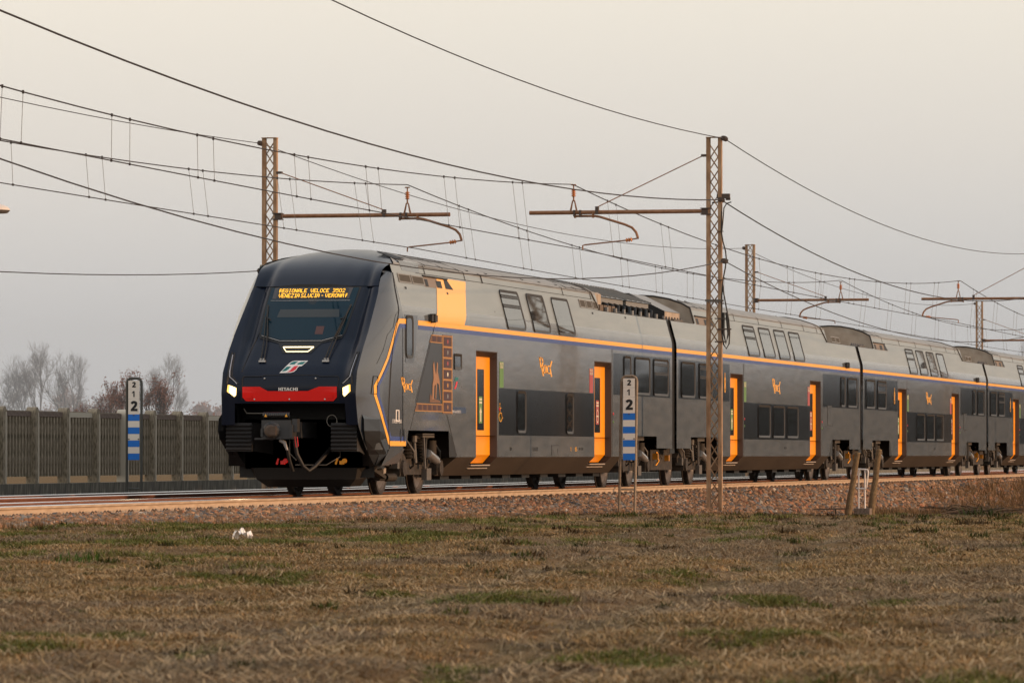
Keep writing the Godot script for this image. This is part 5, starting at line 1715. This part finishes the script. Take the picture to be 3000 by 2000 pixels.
func cable_loop(m: Node3D):
	# black feeder cable that comes down the mast and hangs in a long loop
	var b := MB.new()
	var q := func(x: float, h: float, z := 0.0): return Vector3(x + 19.2, h, z)
	b.tube([q.call(-19.25, 6.12), q.call(-19.12, 6.13), q.call(-19.04, 6.08, 0.03), q.call(-19.03, 5.9, 0.05), q.call(-19.04, 5.5, 0.05), q.call(-19.0, 5.27, 0.05), q.call(-18.945, 5.07, 0.05), q.call(-18.93, 4.9, 0.05), q.call(-18.95, 4.72, 0.05), q.call(-19.0, 4.47, 0.05), q.call(-19.03, 4.1, 0.05), q.call(-19.03, 3.6, 0.05), q.call(-19.03, 3.3, 0.05), q.call(-18.99, 3.06, 0.05), q.call(-18.93, 2.97, 0.05), q.call(-18.87, 3.08, 0.05), q.call(-18.855, 3.32, 0.05), q.call(-18.88, 3.6, 0.05), q.call(-18.93, 3.85, 0.05), q.call(-18.985, 4.15, 0.05), q.call(-19.01, 4.4, 0.05)], 0.016, 7)
	b.tube([q.call(-18.83, 6.13), q.call(-18.92, 6.1, 0.05), q.call(-18.98, 6.0, 0.05), q.call(-19.0, 5.75, 0.05), q.call(-19.03, 5.45, 0.05)], 0.013, 7)
	b.tube([q.call(-18.99, 3.75, 0.05), q.call(-18.99, 3.3, 0.05), q.call(-18.94, 3.08, 0.05), q.call(-18.885, 3.3, 0.05), q.call(-18.93, 3.75, 0.05)], 0.026, 8)
	part("looped_cable", b, M.cable, m)
	var f := MB.new()
	f.box(q.call(-19.0, 6.26), Vector3(0.28, 0.1, 0.1)); f.box(q.call(-18.9, 6.2), Vector3(0.1, 0.06, 0.05))
	f.box(q.call(-18.97, 3.39, 0.06), Vector3(0.3, 0.03, 0.04)); f.box(q.call(-19.0, 4.88), Vector3(0.2, 0.03, 0.06))
	for h in [3.62, 3.12]: f.box(q.call(-19.06, h, 0.06), Vector3(0.24, 0.025, 0.04))
	for h in [5.5, 4.45]: f.box(q.call(-19.06, h, 0.04), Vector3(0.12, 0.012, 0.16))
	pieces("cable_bracket", f, M.fitting, m)
	var t := MB.new()
	for k in 9: t.tri(q.call(-19.36 + k * 0.037, 4.0, 0.13), q.call(-19.345 + k * 0.037, 3.93, 0.13), q.call(-19.325 + k * 0.037, 4.0, 0.13))
	t.box(q.call(-19.2, 4.01, 0.13), Vector3(0.36, 0.04, 0.01)); t.box(q.call(-19.2, 4.01, -0.12), Vector3(0.36, 0.04, 0.01))
	part("anti_climb_teeth", t, M.under_light, m)


# ---------------------------------------------------------------- concrete fence
func build_fence():
	S0 = 0.0
	var o := thing("concrete_fence", "mossy grey concrete slat fence on a low wall beyond the tracks", "fence", Vector3(-31, 0, -93.45))
	S0 = 93.8
	var post := MB.new()
	var prof := []
	for k in 9:
		var a := PI * k / 8.0
		prof.append(Vector2(cos(a) * 0.11, 1.53 + sin(a) * 0.11))
	prof.append(Vector2(-0.1, 0.1)); prof.append(Vector2(0.1, 0.1))
	var pv := PackedVector2Array(prof)
	for x in [0.0, 0.2]: post.poly(pv, func(p): return Vector3(x, p.y, p.x))
	for i in prof.size():
		var p: Vector2 = prof[i]
		var q: Vector2 = prof[(i + 1) % prof.size()]
		post.quad(Vector3(0, p.y, p.x), Vector3(0.2, p.y, p.x), Vector3(0.2, q.y, q.x), Vector3(0, q.y, q.x))
	var pmesh := post.done()
	var pn := MB.new()
	var pitch := 2.045
	var n := 9
	for k in n:
		var z := -(0.14 + (k + 0.5) * (pitch - 0.26) / n) - 0.02
		pn.box(Vector3(0.06, 0.9, z), Vector3(0.07, 1.28, 0.1))
	var tr := MB.new()
	tr.box(Vector3(0.07, 1.5, -pitch / 2), Vector3(0.07, 0.1, pitch - 0.2))
	var tmesh := tr.done()
	var ed := MB.new()
	ed.box(Vector3(0.206, 0.83, -0.06), Vector3(0.012, 1.4, 0.05))
	var emesh := ed.done()
	var gap := MB.new()
	gap.box(Vector3(-0.01, 0.9, -pitch / 2), Vector3(0.02, 1.26, pitch - 0.2))
	var gmesh := gap.done()
	pn.box(Vector3(0.035, 1.33, -pitch / 2), Vector3(0.06, 0.1, pitch - 0.2))
	pn.box(Vector3(0.035, 0.48, -pitch / 2), Vector3(0.06, 0.14, pitch - 0.2))
	pn.box(Vector3(0.035, 1.55, -pitch / 2), Vector3(0.05, 0.03, pitch - 0.2))
	var pnmesh := pn.done()
	for i in range(-9, 17):
		var p := part("post", pmesh, M.concrete if i != 4 else M.concrete_pale, o)
		p.position = Vector3(0, 0, -i * pitch)
		var g := part("panel", pnmesh, M.concrete, o)
		g.position = Vector3(0, 0, -i * pitch)
		part("top_rail", tmesh, M.concrete_pale if i % 5 == 2 else M.block, g)
		part("edge", emesh, M.concrete_pale, p)
		part("backing", gmesh, M.fence_gap, g)
	var bw := MB.new()
	bw.span(W(-0.05, -0.9, 40), W(0.3, 0.12, 260))
	part("base_wall", bw, M.concrete_base, o)
	S0 = 0.0


# ---------------------------------------------------------------- trees
func grow(b: MB, tips: Array, p: Vector3, dir: Vector3, len_: float, r: float, depth: int, spread: float, up: float):
	var pts := [p]
	var rad := [r]
	var d := dir
	var n := 4 if depth > 2 else 2
	for i in n:
		d = (d + Vector3(rng.randfn(0, 0.12), rng.randfn(0, 0.08) + up, rng.randfn(0, 0.12))).normalized()
		p += d * len_ / n
		pts.append(p); rad.append(lerpf(r, r * 0.62, float(i + 1) / n))
	b.tube(pts, rad, 6 if depth > 4 else 3, false)
	if depth <= 2: tips.append(p)
	if depth == 0: return
	var kids := 3 if depth < 6 else 2 + rng.randi() % 2
	for k in kids:
		var ax := Vector3(rng.randfn(0, 1), rng.randfn(0, 0.4), rng.randfn(0, 1)).normalized()
		var nd := (d + ax * spread * rng.randf_range(0.5, 1.2)).normalized()
		var at: Vector3 = pts[-1] if k < 2 else pts[rng.randi_range(1, n)]
		grow(b, tips, at, nd, len_ * rng.randf_range(0.62, 0.85), r * rng.randf_range(0.54, 0.72), depth - 1, spread, up)


func tree(called: String, label: String, x: float, s: float, height: float, trunk: float, depth: int, spread: float, up: float, m: Material, seed_: int, wide: float, leaf := 0.0, group := "bare trees beyond the fence"):
	rng.seed = seed_
	var o := thing(called, label, "tree", Vector3(x, -0.8, -s), group)
	var b := MB.new()
	var tips := []
	var t := MB.new()
	t.tube([Vector3.ZERO, Vector3(0.05, trunk * 0.5, 0), Vector3(0, trunk, 0.04)], [height * 0.022, height * 0.018, height * 0.015], 8, false)
	var len_ := (height - trunk) * 0.3
	for k in 3 + depth % 2:
		var a := TAU * (k + rng.randf() * 0.5) / 3.5
		grow(b, tips, Vector3(0, trunk * rng.randf_range(0.7, 1.0), 0), Vector3(cos(a) * spread, 0.9, sin(a) * spread).normalized(), len_ * rng.randf_range(0.85, 1.15), height * 0.0135, depth, spread, up)
	var top := 0.1
	var half := 0.1
	for q in tips:
		top = maxf(top, q.y)
		half = maxf(half, Vector2(q.x, q.z).length() * 0.85)
	var k := height * wide * 0.5 / half
	var ky := height / top
	var tr := part("trunk", t, m, o)
	var cr := part("crown", b, m, o)
	cr.scale = Vector3(k, ky, k)
	tr.scale = Vector3(k, ky, k)
	if leaf > 0.0:
		var lv := MB.new()
		for q in tips:
			for i in 2:
				if rng.randf() > 0.6: continue
				var c: Vector3 = q * Vector3(k, ky, k) + Vector3(rng.randfn(0, 1), rng.randfn(0, 1), rng.randfn(0, 1)) * leaf * 1.2
				var u := Vector3(rng.randfn(0, 1), rng.randfn(0, 1), rng.randfn(0, 1)).normalized() * leaf
				var v := u.cross(Vector3(rng.randfn(0, 1), rng.randfn(0, 1), rng.randfn(0, 1)).normalized()).normalized() * leaf * 0.6
				lv.quad(c - u, c + v, c + u, c - v)
		part("leaves", lv, M.brown_leaf, o).set_meta("kind", "stuff")
	return o


func build_trees():
	var f := 2.8
	for q in [["tall bare tree in the mist at the left, tallest of the group", -137.5, 425, 10.6, 2.6, 0.62, 0.05, 11, 0.68], ["bare spreading tree in the mist just right of the tallest one", -130.9, 415, 9.7, 2.2, 0.66, 0.04, 12, 0.66], ["bare tree cut by the left edge of the picture", -140.5, 425, 8.2, 1.4, 0.75, 0.03, 13, 0.85], ["pale bare tree rising behind the number post by the fence", -125.8, 425, 9.6, 2.5, 0.6, 0.06, 14, 0.56], ["bare treetop above the last carriage at the right edge", -45.2, 390, 9.6, 2.4, 0.5, 0.08, 22, 0.5]]:
		tree("bare_tree", q[0], q[1] * f, q[2] * f, q[3] * f, q[4] * f, 7, q[5], q[6], M.bark, q[7], q[8])
	for q in [["dark bushy tree in the distance, left of the reddish shrubs", -175.8, 560, 8.6, 1.0, 15, 0.6], ["lower dark bushy tree in the distance behind the reddish shrubs", -171.6, 560, 8.2, 1.0, 16, 0.7], ["small dark tree far off beside the cab's left edge", -133.6, 470, 5.6, 0.8, 17, 0.8], ["dark distant thicket low between the bare trees at the left", -179.0, 560, 6.3, 0.8, 24, 1.0], ["dark distant thicket at the far left behind the fence", -184.0, 560, 5.6, 0.8, 25, 1.0]]:
		tree("dark_tree", q[0], q[1] * f, q[2] * f, q[3] * f, q[4] * f, 6, 0.55, 0.02, M.bark_dark, q[5], q[6], 0.5, "dark trees in the distance")
	f = 2.0
	for q in [["brown_leaved_tree", "reddish brown leafy young tree left of the number post", -75.2, 247, 5.1, 1.0, 0.36, 18, 0.4], ["brown_leaved_tree", "reddish brown leafy young tree right of the number post", -74.1, 250, 5.1, 0.8, 0.42, 19, 0.5], ["brown_leaved_shrub", "low reddish brown shrub over the fence between the bare trees", -77.4, 250, 3.9, 0.6, 0.55, 20, 0.75], ["brown_leaved_shrub", "low reddish brown shrub behind the left stretch of the fence", -79.9, 255, 3.4, 0.6, 0.6, 21, 0.9], ["brown_leaved_shrub", "low brown shrub behind the fence at the foot of the right-hand brown tree", -74.0, 255, 3.1, 0.5, 0.6, 23, 0.9]]:
		tree(q[0], q[1], q[2] * f, q[3] * f, q[4] * f, q[5] * f, 5, q[6], 0.1, M.bark, q[7], q[8], 0.105, "young trees with brown leaves")
	# the wood on the camera's side of the line, which the windows and paint reflect
	rng.seed = 31
	var b := MB.new()
	for i in 420:
		var az := deg_to_rad(rng.randf_range(3.0, 24.0))
		var dist := rng.randf_range(330.0, 520.0)
		var s := 110.0 + cos(az) * dist
		var x := -20.0 + sin(az) * dist
		var h := (rng.randf_range(7.0, 9.5) + (3.5 if rng.randf() < 0.15 else 0.0)) * dist / 420.0
		for k in 34:
			var c := Vector3(x + rng.randfn(0, 1.7), -2.0 + h * sqrt(rng.randf()), -s + rng.randfn(0, 1.7))
			var u := Vector3(rng.randfn(0, 1), rng.randfn(0, 1), rng.randfn(0, 1)).normalized() * 1.1
			var v := u.cross(Vector3(rng.randfn(0, 1), rng.randfn(0, 1), rng.randfn(0, 1)).normalized()) * 1.2
			b.quad(c - u, c + v, c + u, c - v)
	var w := part("wood", b, M.evergreen, self)
	tag(w, "dark distant wood across the field, seen mirrored in the carriage windows", "wood", "", "stuff")


# ---------------------------------------------------------------- line-side things
func number_post(label: String, x: float, s: float, foot: float, lean: float, grey: bool):
	var o := thing("number_post", label, "sign", Vector3(x, foot, -s), "kilometre posts with blue and white stripes")
	S0 = 0.0
	var h := 2.25 - foot
	var b := MB.new()
	var pts := [Vector3(-0.15 - lean, 0, 0), Vector3(-0.15, h - 0.14, 0)]
	for k in 5: pts.append(Vector3(-0.06 - cos(k * PI / 8) * 0.09, h - 0.14 + sin(k * PI / 8) * 0.1, 0))
	for k in 5: pts.append(Vector3(0.06 + sin(k * PI / 8) * 0.09, h - 0.14 + cos(k * PI / 8) * 0.1, 0))
	pts.append(Vector3(0.15 - lean * 0.9, 0, 0))
	b.tube(pts, 0.027, 9)
	var y0 := 0.02 - foot
	b.tube([Vector3(-0.15 - lean * 0.8, y0, 0), Vector3(0.15 - lean * 0.75, y0, 0)], 0.014, 6)
	part("frame", b, M.sign_pole_grey if grey else M.sign_pole, o)
	for q in [[2.165, 1.99, "2", 0.1], [1.987, 1.802, "1", 0.115], [1.799, 1.495, "2", 0.185]]:
		var p := MB.new()
		p.span(Vector3(-0.115, q[1] - foot, 0.022), Vector3(0.115, q[0] - foot, 0.03))
		var po := part("number_plate", p, M.sign_white, o)
		var t := TextMesh.new()
		var base := SystemFont.new()
		base.font_names = PackedStringArray(["Droid Sans"]); base.font_weight = 700
		var fn := FontVariation.new()
		fn.base_font = base; fn.variation_embolden = 0.0 if q[2] == "1" else 1.0
		t.font = fn; t.text = q[2]; t.font_size = 48; t.depth = 0.004; t.pixel_size = q[3] / 34.5
		var d := part("numeral", t, M.sign_black, po)
		d.position = Vector3(0.0 if q[2] == "2" else -0.005, (q[0] + q[1]) / 2 - foot, 0.033)
	for k in 7:
		var p := MB.new()
		var a := 1.492 - k * 0.1295
		var c := 1.3655 - k * 0.1295
		p.span(Vector3(-0.118, c - foot, 0.022), Vector3(0.118, a - foot, 0.03))
		part("blue_stripe" if k % 2 == 0 else "white_stripe", p, M.sign_blue if k % 2 == 0 else M.sign_white, o)
	var sc := MB.new()
	for q in [[0.0, 1.475], [-0.1, 1.0], [0.1, 1.0]]: sc.box(Vector3(q[0], q[1] - foot, 0.032), Vector3(0.03, 0.02, 0.01))
	pieces("fixing", sc, M.fitting, o)
	return o


func build_lineside():
	number_post("nearer striped number post with tan frame standing in front of the first carriage", -18.83, 95.5, -0.5, 0.05, false)
	number_post("farther striped number post with dark grey frame standing before the concrete fence", -29.01, 96.2, -0.25, 0.0, true)
	# leaning wooden posts
	for q in [["left of two leaning old wooden posts, in front of the white pipe frame", Vector3(-18.31, -0.98, -119.8), Vector3(-18.05, 0.73, -119.9), "post_a"], ["right of two leaning old wooden posts, behind the white pipe frame", Vector3(-17.85, -0.95, -120.5), Vector3(-17.63, 0.8, -120.6), "post_b"]]:
		var o := thing("wooden_post", q[0], "post", q[1], "leaning wooden posts")
		var b := MB.new()
		var d: Vector3 = q[2] - q[1]
		var pts := []
		var rad := []
		rng.seed = 5
		for k in 9:
			pts.append(d * k / 8.0 + Vector3(rng.randfn(0, 0.006), 0, rng.randfn(0, 0.006))); rad.append(lerpf(0.088, 0.068, k / 8.0) * rng.randf_range(0.94, 1.06))
		b.tube(pts, rad, 12)
		part("trunk", b, M.post_wood, o)
		var c := MB.new()
		c.lathe(d, d.normalized(), [[-0.005, 0.068], [0.012, 0.066], [0.014, 0.0]], 12)
		part("sawn_end", c, mat([0.26, 0.19, 0.1], 0.9), o)
	var pf := thing("pipe_frame", "white painted pipe frame standing on a concrete block between wooden posts", "frame", Vector3(-18.0, -0.6, -120.2))
	var b := MB.new()
	var v := func(x: float, h: float, z := 0.0): return Vector3(x + 18.0, h + 0.6, z)
	b.tube([v.call(-18.07, -0.6), v.call(-18.07, 0.3), v.call(-18.06, 0.325)], 0.021, 9); b.tube([v.call(-17.92, -0.6), v.call(-17.92, 0.3), v.call(-17.91, 0.325)], 0.021, 9)
	b.tube([v.call(-18.23, -0.1, -0.1), v.call(-18.26, 0.25), v.call(-18.24, 0.32), v.call(-18.2, 0.335), v.call(-17.9, 0.335), v.call(-17.855, 0.32), v.call(-17.84, 0.27), v.call(-17.9, -0.1, -0.12)], 0.021, 9)
	b.tube([v.call(-18.13, -0.13), v.call(-17.89, -0.13)], 0.021, 9)
	part("pipework", b, M.pipe_white, pf)
	var bl := thing("concrete_block", "rough concrete block carrying the white pipe frame", "block", Vector3(-17.97, -1.0, -120.2))
	b = MB.new()
	b.span(Vector3(-0.19, -0.1, -0.19), Vector3(0.19, 0.4, 0.19))
	b.span(Vector3(-0.2, -0.1, -0.2), Vector3(-0.1, 0.12, 0.22)); b.span(Vector3(0.12, -0.1, -0.2), Vector3(0.21, 0.16, 0.21))
	part("body", b, M.block, bl)
	var pk := thing("plank", "weathered plank lying level beside the left leaning post", "plank", Vector3(-18.76, -0.62, -120.3))
	b = MB.new()
	b.box(Vector3.ZERO, Vector3(0.84, 0.035, 0.16), Basis(Vector3(0, 0, 1), 0.02)); b.box(Vector3(0.1, -0.12, -0.1), Vector3(0.03, 0.22, 0.1))
	part("board", b, M.plank, pk)
	var sl := thing("concrete_slab", "pale sloping concrete slab lying under the plank", "slab", Vector3(-18.75, -0.86, -120.0))
	b = MB.new()
	b.box(Vector3.ZERO, Vector3(0.62, 0.05, 0.9), Basis(Vector3(1, 0, 0), 0.16) * Basis(Vector3(0, 0, 1), 0.1))
	for k in 4: b.box(Vector3(0, 0.03, -0.3 + k * 0.2), Vector3(0.6, 0.02, 0.12), Basis(Vector3(1, 0, 0), 0.16) * Basis(Vector3(0, 0, 1), 0.1))
	part("body", b, M.slab, sl)
	# crumpled paper in the grass
	rng.seed = 8
	var pa := thing("paper_scrap", "crumpled white paper lying on the grass", "paper", Vector3(-13.53, field_h(-13.53, 48.6) + 0.03, -48.6))
	b = MB.new()
	var rows := []
	for i in 9:
		var row := []
		for j in 9:
			var u := (i - 4) / 4.0
			var w := (j - 4) / 4.0
			row.append(Vector3(u * 0.085 + rng.randfn(0, 0.008), 0.03 + 0.035 * sin(u * 5.0 + 1.0) * cos(w * 4.0) + 0.045 * (1 - absf(u)) + rng.randfn(0, 0.018), w * 0.09 + rng.randfn(0, 0.008)))
		rows.append(row)
	b.grid(rows, false)
	part("sheet", b, M.paper, pa)
	# street lamp whose head just enters at the left edge
	var la := thing("street_lamp", "street lamp, its pale domed head just entering at the left edge", "street lamp", Vector3(-37.3, -0.7, -110))
	b = MB.new()
	b.tube([Vector3(0, 0, 0), Vector3(0, 6.6, 0), Vector3(0.15, 6.95, 0), Vector3(0.45, 7.03, 0)], [0.07, 0.055, 0.04, 0.035], 8)
	part("pole", b, M.sign_pole_grey, la)
	b = MB.new()
	var prof := []
	for k in 7: prof.append([0.16 * sin(k * PI / 12), 0.42 * cos(k * PI / 12) + 0.001])
	b.lathe(Vector3(0.72, 6.985, 0), Vector3.UP, prof, 20)
	part("lamp_head", b, M.lamp_shell, la)
	b = MB.new()
	b.lathe(Vector3(0.72, 6.92, 0), Vector3.UP, [[0.0, 0.0], [0.0, 0.36], [0.06, 0.42]], 20)
	part("lamp_glass", b, mat([0.12, 0.11, 0.11], 0.4), la)


# ---------------------------------------------------------------- grass and weeds
func tuft(seed_: int, n: int, h: float, spread: float, lean: float, wide: float) -> ArrayMesh:
	var r := RandomNumberGenerator.new()
	r.seed = seed_
	var b := MB.new()
	for i in n:
		var a := r.randf() * TAU
		var p := Vector3(cos(a), 0, sin(a)) * spread * sqrt(r.randf())
		var d := r.randf() * TAU
		var l := lean * r.randf_range(0.3, 1.3)
		var hh := h * r.randf_range(0.5, 1.15)
		var t := Vector3(cos(d) * l, 1.0, sin(d) * l).normalized()
		var side_ := Vector3(-sin(d), 0, cos(d)) * wide
		var m := p + t * hh * 0.55
		var e := p + t * hh + Vector3(cos(d), -0.35, sin(d)) * hh * 0.35 * l
		b.quad(p - side_, m - side_ * 0.8, m + side_ * 0.8, p + side_)
		b.tri(m - side_ * 0.8, e, m + side_ * 0.8)
	return b.done()


func build_plants():
	var nz := FastNoiseLite.new()
	nz.seed = 4; nz.frequency = 0.12; nz.fractal_octaves = 3
	var nz2 := FastNoiseLite.new()
	nz2.seed = 9; nz2.frequency = 0.5
	rng.seed = 91
	var lists := [[], [], []]
	var green := []
	var straws := [Color(0.33, 0.205, 0.085), Color(0.2, 0.13, 0.052), Color(0.5, 0.33, 0.165), Color(0.28, 0.2, 0.115), Color(0.085, 0.055, 0.024), Color(0.2, 0.15, 0.06)]
	for zone in [[14.0, 36.0, 150000, 0.75], [36.0, 64.0, 128000, 1.0], [64.0, 135.0, 90000, 1.35], [135.0, 175.0, 9000, 1.8]]:
		for i in zone[2]:
			var s := sqrt(lerpf(zone[0] * zone[0], zone[1] * zone[1], rng.randf()))
			var a := deg_to_rad(rng.randf_range(3.4, 22.0))
			var x := -tan(a) * s
			if x < (-19.5 if s > 85.0 else -18.75) + absf(rng.randfn(0, 0.5)): continue
			var g := nz.get_noise_2d(x * 4.5, s * 1.6) + nz2.get_noise_2d(x * 2.0, s) * 0.45
			var left := clampf((-x - 8.5) / 5.0, 0, 1) * clampf((s - 28.0) / 10.0, 0, 1) * clampf((80.0 - s) / 15.0, 0, 1)
			var is_green := g + left * 0.36 > 0.42 + rng.randf() * 0.45
			var sc: float = zone[3] * rng.randf_range(0.6, 1.3)
			var y := (field_h(x, s) if x > -18.8 else bank(x, s)) - 0.006
			var tf := Transform3D(Basis(Vector3.UP, rng.randf() * TAU).scaled(Vector3(sc, sc * (0.75 if is_green else 0.62), sc)), Vector3(x, y, -s))
			if is_green:
				green.append([tf, Color(0.07, 0.095, 0.02).lerp(Color(0.17, 0.155, 0.045), rng.randf()) * rng.randf_range(0.65, 1.15)])
			else:
				var c: Color = straws[rng.randi() % 6]
				if nz.get_noise_2d(x * 2.0 + 90.0, s * 0.8) > 0.1: c = c.lerp(Color(0.2, 0.16, 0.12), 0.6)
				var q := x + 7.6 + (s - 40.0) * 0.105
				if absf(absf(q) - 0.75) < 0.3 and rng.randf() < 0.7:
					c = Color(0.23, 0.175, 0.125)
					tf = tf.scaled_local(Vector3(0.8, 0.4, 0.8))
				lists[i % 3].append([tf, c * rng.randf_range(0.6, 1.3)])
	for k in 3: scatter("dry_grass", tuft(60 + k, 11, [0.06, 0.085, 0.07][k], 0.13, [0.7, 3.6, 2.2][k], 0.0026), M.blade, lists[k], "dry straw-coloured grass covering the field in the foreground", "grass")
	scatter("green_grass", tuft(70, 14, 0.085, 0.1, 0.8, 0.0036), M.blade, green, "patches of short green grass between the straw", "green grass")
	# long loose stalks lying about, and small dark turf clods
	var stalks := []
	for i in 16000:
		var s := sqrt(lerpf(14.0 * 14.0, 80.0 * 80.0, rng.randf() * rng.randf()))
		var x := -tan(deg_to_rad(rng.randf_range(3.4, 22.0))) * s
		if x < -18.9: continue
		stalks.append([Transform3D(Basis(Vector3.UP, rng.randf() * TAU).scaled(Vector3.ONE * rng.randf_range(0.6, 1.4)), Vector3(x, field_h(x, s), -s)), Color(0.34, 0.23, 0.11).lerp(Color(0.5, 0.37, 0.22), rng.randf()) * rng.randf_range(0.6, 1.15)])
	scatter("fallen_stalks", tuft(75, 4, 0.2, 0.12, 4.5, 0.0028), M.blade, stalks, "long pale dead stalks lying on the field", "stalks")
	var clods := []
	for i in 1500:
		var s := sqrt(lerpf(15.0 * 15.0, 100.0 * 100.0, rng.randf()))
		var x := -tan(deg_to_rad(rng.randf_range(3.4, 22.0))) * s
		if x < -18.7: continue
		var dark := Color(0.06, 0.04, 0.02) if rng.randf() < 0.6 else Color(0.05, 0.06, 0.016)
		clods.append([Transform3D(Basis(Vector3.UP, rng.randf() * TAU).scaled(Vector3.ONE * rng.randf_range(0.3, 1.0) * (0.8 + s * 0.012)), Vector3(x, field_h(x, s) - 0.01, -s)), dark * rng.randf_range(0.6, 1.2)])
	scatter("turf_clods", tuft(76, 40, 0.075, 0.09, 0.9, 0.006), M.blade, clods, "small dark clods and weed rosettes scattered over the field", "clods")
	# countable dark clumps
	var spots := [["dark clump of weeds at the left, below the ballast", -14.55, 46.5, 0.2, 0], ["dark ragged weed clump between the white paper and the left edge", -14.95, 50.5, 0.16, 0], ["large green grass tuft at the far left of the field", -12.25, 39.0, 0.26, 1], ["green grass tuft just left of the white paper", -13.75, 48.2, 0.24, 1], ["dark green clump in front of the nearest mast's foot", -11.85, 62.0, 0.3, 2], ["round dark green tuft in the middle of the field", -11.1, 49.0, 0.24, 2], ["dark green tuft in the lower right of the field", -4.05, 27.0, 0.16, 2], ["dark tuft low in the middle of the foreground", -7.5, 24.5, 0.12, 2], ["brown clump on the right of the field below the wooden posts", -7.4, 46.0, 0.2, 0], ["dark green weed clump on the right, in front of the brushwood", -11.6, 92.0, 0.5, 2], ["brown weed clump at the far right of the field", -7.9, 62.0, 0.26, 0], ["dark green clump near the lower right corner", -3.6, 22.0, 0.1, 2]]
	for i in spots.size():
		var q: Array = spots[i]
		var o := thing("weed_clump", q[0], "weeds", Vector3(q[1], field_h(q[1], q[2]) - 0.01, -q[2]), "weed clumps on the field")
		var cols := [[0.06, 0.042, 0.022], [0.05, 0.095, 0.018], [0.035, 0.045, 0.015]]
		part("leaves", tuft(200 + i, 90, q[3] * 0.55, q[3] * 0.75, 0.8, q[3] * 0.022), mat(cols[q[4]], 0.9, 0.0, 0.2), o)
	# dead weeds along the foot of the bank, thick towards the right
	var weeds := []
	for i in 9000:
		var s := rng.randf_range(52.0, 190.0)
		var x := -18.75 + rng.randfn(0, 0.22)
		if s > 122.0: x = rng.randf_range(-20.3, -17.8)
		elif rng.randf() < 0.78: continue
		if s > 122.0 and x < -18.7 and rng.randf() > clampf((s - 131.0 + (x + 18.7) * 9.0) / 30.0, 0, 1): continue
		var sc := rng.randf_range(0.5, 1.2) * (1.0 if s < 122.0 else 1.5)
		if s < 122: sc *= 0.75
		var y := bank(x, s) if x < -18.7 else field_h(x, s)
		weeds.append([Transform3D(Basis(Vector3.UP, rng.randf() * TAU).scaled(Vector3.ONE * sc), Vector3(x, y - 0.02, -s)), Color(0.1, 0.062, 0.033).lerp(Color(0.22, 0.14, 0.07), rng.randf()) * rng.randf_range(0.7, 1.2)])
	scatter("dead_weeds", tuft(80, 14, 0.24, 0.13, 0.45, 0.0035), M.blade, weeds, "brown dead weeds along the foot of the ballast bank", "dead weeds")
	var br := thing("brushwood_pile", "heap of grey-brown cut brushwood at the foot of the bank on the right", "brushwood", Vector3(-17.9, field_h(-17.9, 138), -138))
	rng.seed = 55
	var b := MB.new()
	for i in 260:
		var c := Vector3(rng.randfn(0, 0.35), absf(rng.randfn(0, 0.13)), rng.randfn(0, 4.0))
		var d := Vector3(rng.randfn(0, 0.5), rng.randfn(0, 0.12), rng.randfn(0, 0.8))
		b.tube([c - d, c + Vector3(0, 0.05, 0), c + d], [0.014, 0.011, 0.005], 4, false)
	part("branches", b, mat([0.085, 0.065, 0.048], 1.0, 0.0, 0.2), br)
